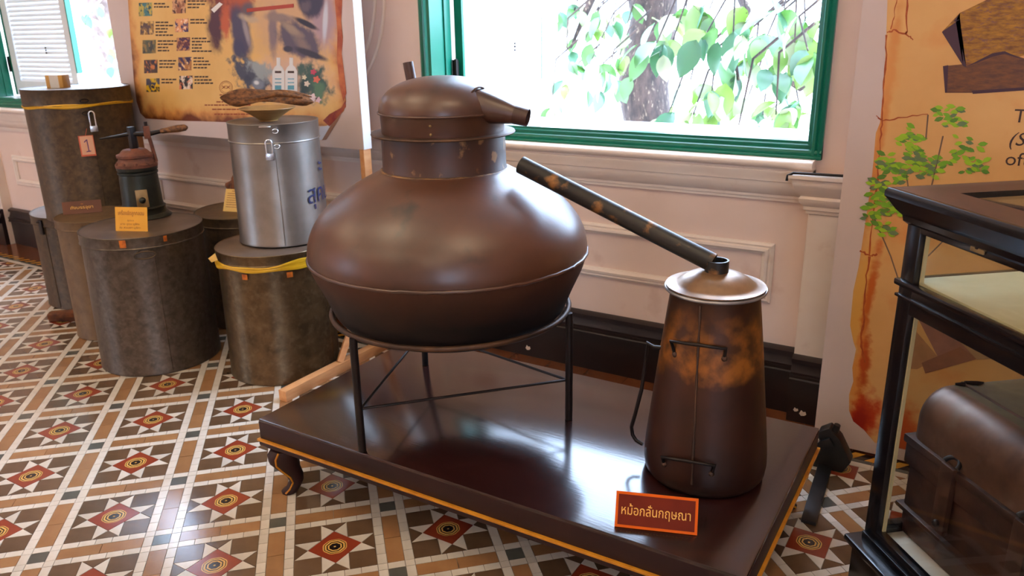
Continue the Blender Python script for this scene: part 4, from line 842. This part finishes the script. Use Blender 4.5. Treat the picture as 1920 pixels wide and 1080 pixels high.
def blobs(m, L0, conv, off, items):
    N, L, b = nodes(m); t = N.new('ShaderNodeTexCoord'); nz = N.new('ShaderNodeTexNoise'); nz.inputs['Scale'].default_value = 26; nz.inputs['Detail'].default_value = 6; L.new(t.outputs['Object'], nz.inputs['Vector'])
    n0 = mth(N, L, 'SUBTRACT', nz.outputs['Fac'], .5); cur = b.inputs['Base Color'].links[0].from_socket
    for (px_, py_, rx, ry, ang, col, soft, nk) in items:
        c = conv((px_, py_)) - off; k = (conv((px_ + 1, py_)) - conv((px_, py_))).length; kz = (conv((px_, py_ + 1)) - conv((px_, py_))).length
        mp = N.new('ShaderNodeMapping'); mp.vector_type = 'TEXTURE'; mp.inputs['Location'].default_value = c; mp.inputs['Rotation'].default_value = (0, ang, 0); mp.inputs['Scale'].default_value = (rx * k, 1, ry * kz); L.new(t.outputs['Object'], mp.inputs[0])
        v = N.new('ShaderNodeVectorMath'); v.operation = 'MULTIPLY'; v.inputs[1].default_value = (1, 0, 1); L.new(mp.outputs[0], v.inputs[0]); ln = N.new('ShaderNodeVectorMath'); ln.operation = 'LENGTH'; L.new(v.outputs[0], ln.inputs[0])
        d = mth(N, L, 'MULTIPLY_ADD', n0, nk, ln.outputs['Value']); mr = N.new('ShaderNodeMapRange'); mr.interpolation_type = 'SMOOTHSTEP'; mr.inputs[1].default_value = 1 - soft; mr.inputs[2].default_value = 1 + soft * .6; mr.inputs[3].default_value = 1; mr.inputs[4].default_value = 0; L.new(d, mr.inputs[0])
        mx = N.new('ShaderNodeMixRGB'); mx.inputs[2].default_value = lin(col); L.new(cur, mx.inputs[1]); L.new(mr.outputs[0], mx.inputs[0]); cur = mx.outputs[0]
    L.new(cur, b.inputs['Base Color'])
blobs(PARCH, None, onp, off, [
    (548, 30, 86, 100, 0, (206, 166, 128), .5, .4), (604, 20, 28, 80, 0, (170, 144, 160), .5, .5), (545, 150, 80, 46, 0, (216, 180, 160), .6, .5),
    (428, 0, 40, 50, 0, (120, 48, 40), .4, 1.2), (446, -14, 30, 30, 0, (176, 84, 50), .5, 1.6), (404, 52, 16, 46, .2, (74, 36, 52), .5, .8), (424, 40, 10, 30, .3, (190, 90, 54), .6, 1.8),
    (452, 62, 19, 52, -.15, (70, 64, 92), .35, .5), (466, 34, 18, 8, .2, (190, 166, 140), .5, .4), (466, 18, 14, 14, 0, (96, 80, 92), .5, .6), (448, 92, 13, 20, 0, (60, 58, 92), .4, .4), (462, 60, 5, 30, -.2, (150, 140, 150), .7, .6),
    (512, 60, 9, 50, .15, (128, 110, 118), .5, .6), (527, 34, 30, 9, .1, (140, 120, 118), .5, .6), (560, 76, 42, 33, .35, (88, 78, 98), .25, .6), (548, 56, 20, 9, .5, (160, 138, 122), .6, .8), (566, 80, 18, 12, .6, (132, 112, 110), .8, 1.6), (582, 101, 32, 7, .25, (46, 42, 62), .4, .4), (540, 92, 10, 6, 0, (50, 44, 66), .4, .4),
    (582, -4, 26, 40, 0, (54, 48, 76), .25, .4), (574, 12, 10, 10, 0, (92, 80, 96), .7, 2.2), (574, 44, 24, 6, .35, (34, 30, 52), .4, .3), (610, 40, 5, 40, .2, (206, 210, 228), .5, .3),
    (470, 142, 38, 30, .4, (66, 70, 90), .35, 2.2), (490, 132, 26, 16, .2, (150, 160, 168), .6, 3.0), (484, 158, 12, 10, 0, (120, 130, 152), .4, .3), (481, 155, 5, 4, 0, (226, 230, 238), .6, .2), (464, 147, 7, 6, 0, (56, 60, 82), .4, .3),
    (586, 154, 32, 34, .3, (58, 88, 82), .35, 1.6), (598, 170, 12, 20, 0, (84, 122, 96), .6, 2.0), (570, 166, 10, 20, 0, (40, 62, 66), .6, 1.0)])
DK = photo('print_dark_kettle', (62, 56, 84), (92, 76, 84), (40, 36, 60), 14)
flat(pb_, 'pipe_picture', [(463, 16), (551, 7), (551, 14), (463, 23)], mat('print_red_pipe', (170, 60, 40), rough=.5), .0013)
flat(pb_, 'paddle_picture', [(396, 18), (412, 4), (418, 8), (402, 24)], PRINTEDGE, .0012)
BOT = mat('print_white_bottle', (236, 236, 240), rough=.5); LBLU = mat('print_label_blue', (90, 160, 190), rough=.5)
for x in (522, 546):
    flat(pb_, 'bottle_picture', [(x - 11, 175), (x - 11, 134), (x - 7, 126), (x - 3, 122), (x - 3, 108), (x + 4, 108), (x + 4, 122), (x + 8, 126), (x + 12, 134), (x + 12, 175)], BOT, .0014)
    for yy, hh in ((135, 2), (148, 1), (155, 1), (164, 4)): flat(pb_, 'bottle_label_print', [(x - 6, yy - hh), (x + 6, yy - hh), (x + 6, yy + hh), (x - 6, yy + hh)], INK if yy == 135 else LBLU, .0018)
for x, y, r, c in ((594, 149, 6, (220, 110, 90)), (588, 135, 5, (196, 70, 100)), (576, 157, 5, (236, 226, 216)), (586, 184, 8, (240, 220, 230)), (597, 187, 5, (236, 200, 216)), (571, 145, 4, (226, 216, 190))):
    flat(pb_, 'blossom_picture', [(x + r * (1 + .25 * cos(5 * a)) * cos(a), y + r * (1 + .25 * cos(5 * a)) * sin(a)) for a in [2 * pi * k / 20 for k in range(20)]], mat('print_petal_%d' % c[1], c, rough=.5), .0014)
# emblem and footer lines
b = MB(); c = (424, 164)
for r in (12, 9.5): b.tube([onp((c[0] + r * cos(a), c[1] + r * sin(a)), .001) for a in [2 * pi * k / 32 for k in range(33)]], .0016 if r > 10 else .001, 4, cap=False)
for dx in (-4, 4):
    b.tube([onp((c[0] + dx - 3, c[1] - 3), .001), onp((c[0] + dx + 3, c[1] + 2), .001)], .0022, 4); b.tube([onp((c[0] + dx + 3, c[1] - 3), .001), onp((c[0] + dx - 3, c[1] + 2), .001)], .0022, 4)
b.build('emblem_print', INKR, pb_)
b = MB()
for yy, xa, xb in ((178, 412, 436), (191, 406, 450), (197, 384, 470), (205, 398, 480), (214, 402, 470)):
    xx = xa
    while xx < xb: w_ = rg.uniform(3, 9); b.slab([onp(q, .0008) for q in ((xx, yy - 1.2), (xx + w_, yy - 1.2), (xx + w_, yy + 1.2), (xx, yy + 1.2))], (0, -1, 0), .0003); xx += w_ + 1.2
b.build('footer_print', INKR, pb_, smooth=0)
flat(pb_, 'burnt_corner_print', [(640, 204), (649, 196), (634, 226), (612, 262), (604, 263), (622, 232)], mat('print_brown_shadow', (150, 110, 92), rough=.5), .0008)
flat(pb_, 'curled_corner_print', [(612, 236), (622, 232), (604, 262), (596, 262), (600, 238)], mat('print_bluish_white', (206, 208, 226), rough=.5), .0008)
flat(pb_, 'char_print', [(606, 226), (618, 214), (640, 202), (648, 188), (649, 200), (640, 212), (628, 226), (618, 237)], mat('print_maroon_char', (126, 40, 44), (160, 76, 40), rough=.5, scale=30), .0012)
flat(pb_, 'scorch_print', [(638, -40), (642, 0), (640, 40), (643, 75), (641, 100), (646, 140), (650, 175), (644, 190), (637, 160), (632, 110), (633, 60), (628, 0), (626, -40)], mat('print_scorched_edge', (196, 110, 60), (160, 70, 40), rough=.5, scale=14), .0008)

# ================================================================== banner on the right
BY = 2.925
bn = thing('parchment_banner', 'tall vinyl banner with cracked parchment, plant and wood pictures behind the case', 'banner', (.3, BY, 0))
BX0, BX1, BZ1 = -.440, 1.25, 2.02
MB().box2((BX0, BY, .012), (BX1, BY + .004, BZ1)).build('vinyl_sheet', VINYL, bn, smooth=0)
for p in ((1622, 16), (1602, 250), (1582, 456), (1565, 595), (1546, 733)):
    q = aty(p, BY); MB().lathe([(.0045, 0), (.0045, .002), (.002, .002)], (0, 0, 0), 12).build('eyelet', IRON, bn); o = bpy.context.scene.collection.objects[-1]
    o.rotation_euler = (radians(90), 0, 0); o.location = Vector((q.x, BY - .0003, q.z)) - LOC[bn.name]
YN = BY - .0005
def onb(p, dy=0): q = aty(p, YN); q.y = YN - dy; return q
def bflat(name, pts, m, dy=.0008): return MB().slab([onb(p, dy) for p in pts], (0, -1, 0), .0004).build(name, m, bn, smooth=0)
PAR2 = mat('banner_parchment_print', (222, 174, 112), (212, 160, 98), rough=.42, scale=3, c3=(212, 142, 80), c3lo=.56, c3hi=.75, c3scale=6)
edge = [(1664, -60), (1664, 0), (1662, 60), (1660, 110), (1656, 170), (1650, 230), (1642, 250), (1638, 300), (1634, 340), (1625, 400), (1616, 460), (1610, 500), (1600, 545), (1594, 610), (1600, 640), (1605, 655), (1598, 690), (1600, 715), (1592, 740), (1592, 770), (1600, 790), (1620, 806), (1640, 830)]
P = [onb(p) for p in edge]; P[0].z = BZ1 - .02; zlow = P[-1].z; P += [Vector((BX1 - .02, YN, zlow)), Vector((BX1 - .02, YN, BZ1 - .02))]
MB().slab(P, (0, -1, 0), .0004).build('parchment_print', PAR2, bn, smooth=0)
CRK = mat('print_orange_crack', (176, 84, 30), (150, 60, 20), rough=.5, scale=30); BURN = mat('print_burnt_edge', (190, 60, 10), (206, 118, 30), rough=.5, scale=16, c3=(140, 26, 8), c3lo=.5, c3hi=.62, c3scale=24); OCHR = mat('print_ochre_wash', (206, 140, 60), (190, 118, 46), rough=.5, scale=14)
def crack(pts, w_):
    b = MB(); rg = random.Random(len(pts)); Q = []
    for a, c in zip(pts, pts[1:]):
        for k in range(5): t = k / 5; Q.append((a[0] + (c[0] - a[0]) * t + rg.uniform(-1.5, 1.5), a[1] + (c[1] - a[1]) * t + rg.uniform(-1.5, 1.5)))
    Q.append(pts[-1]); L_ = []; R_ = []
    for i, q in enumerate(Q):
        a = Q[max(i - 1, 0)]; c = Q[min(i + 1, len(Q) - 1)]; d = Vector((c[0] - a[0], c[1] - a[1])).normalized(); ww = w_ * rg.uniform(.4, 1.2); L_.append((q[0] - d.y * ww, q[1] + d.x * ww)); R_.append((q[0] + d.y * ww, q[1] - d.x * ww))
    for i in range(len(Q) - 1): b.slab([onb(p, .0009) for p in (L_[i], L_[i + 1], R_[i + 1], R_[i])], (0, -1, 0), .0003)
    b.build('crack_print', CRK, bn, smooth=0)
for pts, w_ in (([(1702, -20), (1700, 60), (1698, 62)], 2), ([(1684, -10), (1676, 30), (1670, 55)], 1), ([(1664, 62), (1676, 56), (1702, 66), (1712, 75)], 1.6), ([(1663, 64), (1660, 130), (1656, 190), (1654, 225), (1650, 270), (1646, 330), (1636, 420), (1630, 480)], 1.8), ([(1644, 218), (1655, 227), (1690, 220), (1740, 214)], 1.2), ([(1613, 470), (1632, 480), (1645, 476)], 2), ([(1630, 480), (1622, 540), (1620, 600), (1614, 640), (1622, 680)], 2.4)): crack(pts, w_)
blobs(PAR2, None, onb, LOC[bn.name], [
    (1652, 240, 10, 260, .03, (206, 132, 66), .8, 1.6), (1660, 140, 22, 60, 0, (214, 146, 80), .8, 1.6),
    (1612, 570, 20, 120, .04, (216, 160, 76), .6, .8), (1630, 560, 9, 130, .05, (190, 92, 24), .7, 2.2),
    (1612, 700, 18, 80, 0, (212, 140, 66), .5, 1.6), (1620, 690, 10, 60, 0, (176, 70, 16), .7, 2.6),
    (1618, 785, 30, 50, .2, (190, 62, 12), .45, 1.4), (1612, 790, 20, 40, .2, (150, 26, 8), .7, 1.6), (1690, 820, 30, 60, 0, (196, 80, 24), .6, 1.2)])
# agarwood picture
WG = mat('print_wood_gold', (176, 122, 28), (112, 70, 34), rough=.5, scale=9, stretch=(3, 1, 9), c3=(120, 80, 72), c3lo=.55, c3hi=.7); WD = mat('print_wood_dark', (84, 50, 42), (120, 74, 40), rough=.5, scale=9, stretch=(3, 1, 9)); WV = mat('print_wood_violet_edge', (62, 34, 52), rough=.5)
bflat('wood_chip_picture', [(1800, 24), (1870, -10), (2030, -70), (2060, 60), (1900, 110), (1810, 128), (1766, 60)], WG, .0008)
bflat('wood_chip_picture', [(1768, 124), (1830, 118), (1880, 96), (1940, 116), (2060, 90), (2060, 158), (1822, 174), (1772, 174)], WD, .0010)
bflat('wood_edge_picture', [(1766, 60), (1800, 36), (1788, 40), (1800, 24), (1792, 40), (1812, 126), (1806, 124)], WV, .0012); bflat('wood_edge_picture', [(1768, 124), (1778, 122), (1776, 172), (1772, 174)], WV, .0012); bflat('wood_edge_picture', [(1822, 170), (2060, 154), (2060, 160), (1824, 176)], WV, .0012)
bflat('wood_grain_picture', [(1810, 126), (1860, 100), (1884, 96), (1920, 112), (1884, 101), (1862, 106)], WV, .0014)
# lower paper-pale chips picture
for kq, (pts, c) in enumerate((([(1715, 585), (1770, 560), (1900, 640), (1880, 660), (1760, 672)], (150, 104, 92)), ([(1700, 600), (1760, 670), (1720, 692), (1692, 690)], (176, 128, 90)), ([(1728, 680), (1800, 650), (1835, 672), (1735, 700)], (140, 92, 72)), ([(1800, 640), (1850, 640), (1868, 672), (1832, 674)], (170, 136, 100)))):
    bflat('chip_picture', pts, mat('print_chip_%d' % c[1], c, tuple(int(v * .9) for v in c), rough=.5, scale=20), .0008 + .0006 * kq)
# plant picture
GR = [mat('print_leaf_%d' % k, c, rough=.5) for k, c in enumerate(((146, 186, 34), (112, 164, 32), (84, 130, 40), (96, 118, 80)))]
STM = mat('print_stem', (120, 96, 84), rough=.5); rg = random.Random(9)
LK = [0]
def bleaf(x, y, ln, a, k):
    LK[0] += 1
    P = [(0, 0), (.3, .22), (.65, .24), (1, 0), (.65, -.24), (.3, -.22)]; bflat('leaf_print', [(x + ln * (u * cos(a) - v * sin(a)), y + ln * (u * sin(a) + v * cos(a)) * .9) for u, v in P], GR[k], .0009 + 9e-6 * LK[0])
for x, y, r, n in ((1785, 222, 26, 12), (1770, 205, 18, 5), (1708, 260, 26, 14), (1715, 285, 30, 14), (1665, 305, 26, 12), (1690, 320, 28, 14), (1740, 315, 24, 12), (1770, 300, 22, 9), (1810, 275, 24, 9), (1822, 310, 22, 14), (1650, 350, 24, 12), (1665, 380, 26, 14), (1640, 400, 20, 10), (1680, 395, 20, 8), (1655, 425, 20, 8), (1720, 310, 24, 10)):
    for k in range(int(n * 1.5)): a = rg.uniform(0, 2 * pi); q = rg.uniform(.1, 1); bleaf(x + r * q * cos(a), y + r * q * .8 * sin(a), rg.uniform(13, 22), rg.choice((0, pi)) + rg.uniform(-.5, .7), rg.choice((0, 0, 1, 1, 2, 3)))
for pts in ([(1768, 255), (1758, 300), (1730, 420), (1715, 480)], [(1740, 215), (1736, 260)], [(1640, 410), (1670, 480), (1690, 540)], [(1700, 330), (1712, 420)], [(1815, 400), (1770, 450), (1740, 480)]):
    b = MB(); b.tube([onb(p, .001) for p in pts], .0022, 4); b.build('stem_print', STM, bn)
# words cut off by the picture's edge
for body, p, hpx, it in (('Th', (1899, 229), 25, 0), ('(St', (1892, 272), 25, .25), ('ofte', (1884, 309), 25, 0)):
    q = onb(p, .001); text(body, 'lettering', bn, INK, q, (1, 0, 0), (0, 0, 1), hpx / FPX * 3.0 * 1.15, None, .0004, it)
# banner foot
bs_ = thing('banner_foot', 'black folding banner foot with clamp beside the platform corner', 'banner foot', (-.35, 2.70, 0))
fa, fb = atz((1516, 978), .012), atz((1547, 872), .012)
MB().slab([Vector((q.x + s * .024, q.y, 0.001)) for q, s in ((fa, -1), (fa, 1), (fb, 1), (fb, -1))], (0, 0, 1), .014).build('floor_bar', BLACKP, bs_, bevel=.004)
h0 = Vector((fb.x, fb.y + .02, 0))
b = MB(); b.extr([(-.06, .0), (.05, .0), (.075, .05), (.03, .13), (-.01, .165), (-.045, .14), (-.062, .07)], lambda p: h0 + Vector((p[0] + .01, -.03, p[1])), lambda p: h0 + Vector((p[0] + .01, .03, p[1]))); b.build('clamp_block', BLACKP, bs_, bevel=.006)
MB().box(h0 + Vector((-.012, -.034, .10)), (.07, .02, .035), Matrix.Rotation(radians(-35), 3, 'Y')).build('clamp_jaw', BLACKP, bs_, bevel=.004)
MB().lathe([(.011, -.006), (.012, 0), (.010, .006), (.004, .009)], h0 + Vector((-.035, -.045, .118)), 14).build('chrome_screw', STEEL, bs_, smooth=50)
MB().tube([h0 + Vector((.018, -.01, .15)), h0 + Vector((.024, -.012, .178))], [.014, .011], 12).build('knob', BLACKP, bs_)
# loose cable lying on the pilaster ledge
cb = thing('black_cable', 'short black cable lying on the pilaster ledge beside the window', 'cable', (-.60, 3.02, 1.012))
MB().tube([(-.650, WALL - PJ - .066, .985), (-.648, WALL - PJ - .066, 1.004), (-.630, WALL - PJ - .060, 1.014), (-.55, WALL - PJ - .058, 1.015), (-.45, WALL - PJ - .055, 1.016), (-.38, WALL - PJ - .05, 1.015)], .005, 8).build('cord', IRON, cb, smooth=60)

# ================================================================== glass display case
A1 = radians(-49.5); U = Vector((cos(A1), sin(A1), 0)); V = Vector((-U.y, U.x, 0)); O = Vector((-.197, 2.063, 0)) + U * .030 + V * .030; LU, LV = 1.15, .62
MC = Matrix((U, V, Vector((0, 0, 1)))).transposed()
dc = thing('display_case', 'black wooden display case with glass panes and cream upper shelf', 'display case', O + U * LU / 2 + V * LV / 2)
def cb_(name, u0, u1, v0, v1, z0, z1, m=CASEM, bevel=.003, par=dc, smooth=35):
    b = MB(); b.box(O + U * (u0 + u1) / 2 + V * (v0 + v1) / 2 + Vector((0, 0, (z0 + z1) / 2)), (u1 - u0, v1 - v0, z1 - z0), MC); return b.build(name, m, par, bevel=bevel, smooth=smooth)
lw = .048
cb_('plinth', -.018, LU + .018, -.018, LV + .018, 0, .185, CASEM)
cb_('ledge_moulding', -.036, LU + .036, -.036, LV + .036, .185, .206, CASEM, .008)
cb_('base_frame', -.004, LU + .004, -.004, LV + .004, .206, .232, CASEM)
cb_('display_floor', lw * .5, LU - lw * .5, lw * .5, LV - lw * .5, .228, .236, WHITEF, 0)
for u in (0, LU - lw):
    for v in (0, LV - .026): cb_('corner_post', u, u + lw, v, v + .026, .232, 1.115)
def ring(nm, z0, z1, w_=lw, e=0, m=CASEM, bevel=.003):
    cb_(nm, w_ - e, LU - w_ + e, 0, .026, z0, z1, m, bevel); cb_(nm, w_ - e, LU - w_ + e, LV - .026, LV, z0, z1, m, bevel)
    cb_(nm, 0, .026, .026, LV - .026, z0, z1, m, bevel); cb_(nm, LU - .026, LU, .026, LV - .026, z0, z1, m, bevel)
ring('lower_rail', .232, .262, .03); ring('middle_rail', .872, .940); ring('top_rail', 1.072, 1.115)
for v0, v1 in ((-.010, .014),): cb_('middle_moulding', -.010, LU + .010, v0, v1, .934, .950, CASEM, .005); cb_('middle_bead', -.006, LU + .006, -.006, .004, .905, .913, CASEM, .003)
cb_('side_middle_moulding', -.010, .014, .014, LV, .934, .950, CASEM, .005)
cb_('cream_shelf', .018, LU - .018, .018, LV - .018, .944, .952, CLOTH, 0)
b = MB(); prof = [(0, 1.085), (-.008, 1.092), (-.010, 1.105), (-.022, 1.118), (-.036, 1.140), (-.042, 1.148), (-.042, 1.159), (-.040, 1.164), (-.036, 1.168), (-.030, 1.169), (.010, 1.169), (.070, 1.169), (.070, 1.150), (0.03, 1.11)]
cs = [(0, 0, 1, 1), (LU, 0, -1, 1), (LU, LV, -1, -1), (0, LV, 1, -1)]
for k in range(4):
    a, c = cs[k], cs[(k + 1) % 4]
    bq = MB(); bq.extr(prof, lambda p: O + U * (a[0] + a[2] * p[0]) + V * (a[1] + a[3] * p[0]) + Vector((0, 0, p[1])), lambda p: O + U * (c[0] + c[2] * p[0]) + V * (c[1] + c[3] * p[0]) + Vector((0, 0, p[1])))
    for i in range(len(bq.f)):
        if len(bq.f[i]) == 4 and all(bq.v[j][2] > 1.168 for j in bq.f[i]): bq.mi[i] = 1
    bq.build('cornice', [CASEM, CASET], dc, smooth=30)
cb_('glass_pane', .066, LU - .066, .066, LV - .066, 1.158, 1.162, GLASS, 0)
for z0, z1 in ((.262, .872), (.950, 1.072)):
    cb_('glass_pane', lw - .004, LU - lw + .004, .012, .016, z0 - .004, z1 + .004, GLASS, 0); cb_('glass_pane', lw - .004, LU - lw + .004, LV - .016, LV - .012, z0 - .004, z1 + .004, GLASS, 0); cb_('glass_pane', .012, .016, .022, LV - .022, z0 - .004, z1 + .004, GLASS, 0)
q = O + U * .235 + V * -.002 + Vector((0, 0, 1.094))
es = cb_('lock_escutcheon', .215, .255, -.004, .002, 1.078, 1.110, BRASS, .003)
cb_('keyhole', .231, .239, -.006, -.003, 1.086, 1.100, IRON, .002, es)

for z0, z1 in ((.262, .872), (.950, 1.072)): cb_('inner_bead', lw - .001, lw + .004, .017, .026, z0, z1, CLOTH, 0)
# tin trunk inside
TO = atz((1681, 990), .236); TO = O + U * ((TO - O).dot(U)) + V * ((TO - O).dot(V)); TO.z = .2365; TL, TD = .78, .40
tk = thing('tin_chest', 'old rusted brown tin chest with rounded lid and latches inside case', 'chest', TO + U * TL / 2 + V * TD / 2)
def tb_(name, u0, u1, v0, v1, z0, z1, m=TRUNKD, bevel=.004, par=tk):
    b = MB(); b.box(TO + U * (u0 + u1) / 2 + V * (v0 + v1) / 2 + Vector((0, 0, (z0 + z1) / 2)), (u1 - u0, v1 - v0, z1 - z0), MC); return b.build(name, m, par, bevel=bevel)
tb_('body', .004, TL - .004, .004, TD - .004, 0, .21, TRUNKD, .008)
tb_('bottom_rib', -.010, TL + .010, -.010, TD + .010, .070, .084, TRUNKD, .005); tb_('middle_rib', -.002, TL + .002, -.002, TD + .002, .200, .208, TRUNKD, .003)
# rounded lid
lp = [(-.001, .205)] + [(-.001, .272)] + [(.075 - .076 * cos(a), .345 + .085 * sin(a)) for a in [radians(q) for q in range(0, 91, 9)]] + [(TD - .075 + .076 * sin(a), .345 + .085 * cos(a)) for a in [radians(q) for q in range(0, 91, 9)]] + [(TD + .001, .205)]
def lidslice(u, s): return lambda p: TO + U * u + V * (TD / 2 + (p[0] - TD / 2) * s) + Vector((0, 0, .205 + (p[1] - .205) * (s if s < 1 else 1)))
b = MB(); us = [(0.0, .90), (.008, .955), (.025, .99), (.05, 1.0), (TL - .05, 1.0), (TL - .025, .99), (TL - .008, .955), (TL, .90)]; n = len(lp); vs = []; fs = []
for u, s in us: f_ = lidslice(u, s); vs += [f_(p) for p in lp]
for i in range(len(us) - 1):
    for k in range(n): fs.append((i * n + k, i * n + (k + 1) % n, (i + 1) * n + (k + 1) % n, (i + 1) * n + k))
fs += [tuple(range(n)), tuple((len(us) - 1) * n + k for k in range(n))]; b.add(vs, fs)
for i in range(len(us) - 1): b.mi[i * n + 12] = 1
b.build('rounded_lid', [TRUNK, TRUNKT], tk, smooth=60)
tb_('lid_rim', -.012, TL + .012, -.012, TD + .012, .262, .284, TRUNKD, .004)
tb_('lid_skirt', -.006, TL + .006, -.006, .002, .205, .262, TRUNKD, .003)
MB().tube([TO + U * u + V * .105 + Vector((0, 0, .431)) for u in (.02, .3, .6, TL - .02)], .004, 6).build('lid_crease', TRUNKD, tk)
tb_('lid_hole_patch', .155, .185, .20, .22, .429, .432, IRON, .001)
for u in (.165, .40, .62):
    lt = tb_('latch_plate', u - .022, u + .022, -.022, -.006, .105, .290, TRUNKD, .004); 
    c = TO + U * u + V * -.012 + Vector((0, 0, .292)); MB().tube([c + U * (.022 * cos(a)) + V * .016 * sin(a) + Vector((0, 0, .014 * sin(a))) for a in [radians(q) for q in range(0, 181, 15)]], .006, 8).build('latch_loop', IRON, lt, smooth=60)
    MB().sphere(TO + U * u + V * -.024 + Vector((0, 0, .13)), .010, 8, 6).build('latch_stud', IRON, lt)
b = MB(); c = TO + U * .022 + V * .085 + Vector((0, 0, .430)); b.tube([c, c + U * .012 + V * .015 + Vector((0, 0, .003)), c + U * -.004 + V * .03, c + U * .012 + V * .05 + Vector((0, 0, .003)), c + U * .006 + V * .075], [.003, .006, .004, .006, .002], 6); b.build('torn_lid_edge', IRON, tk, smooth=60)
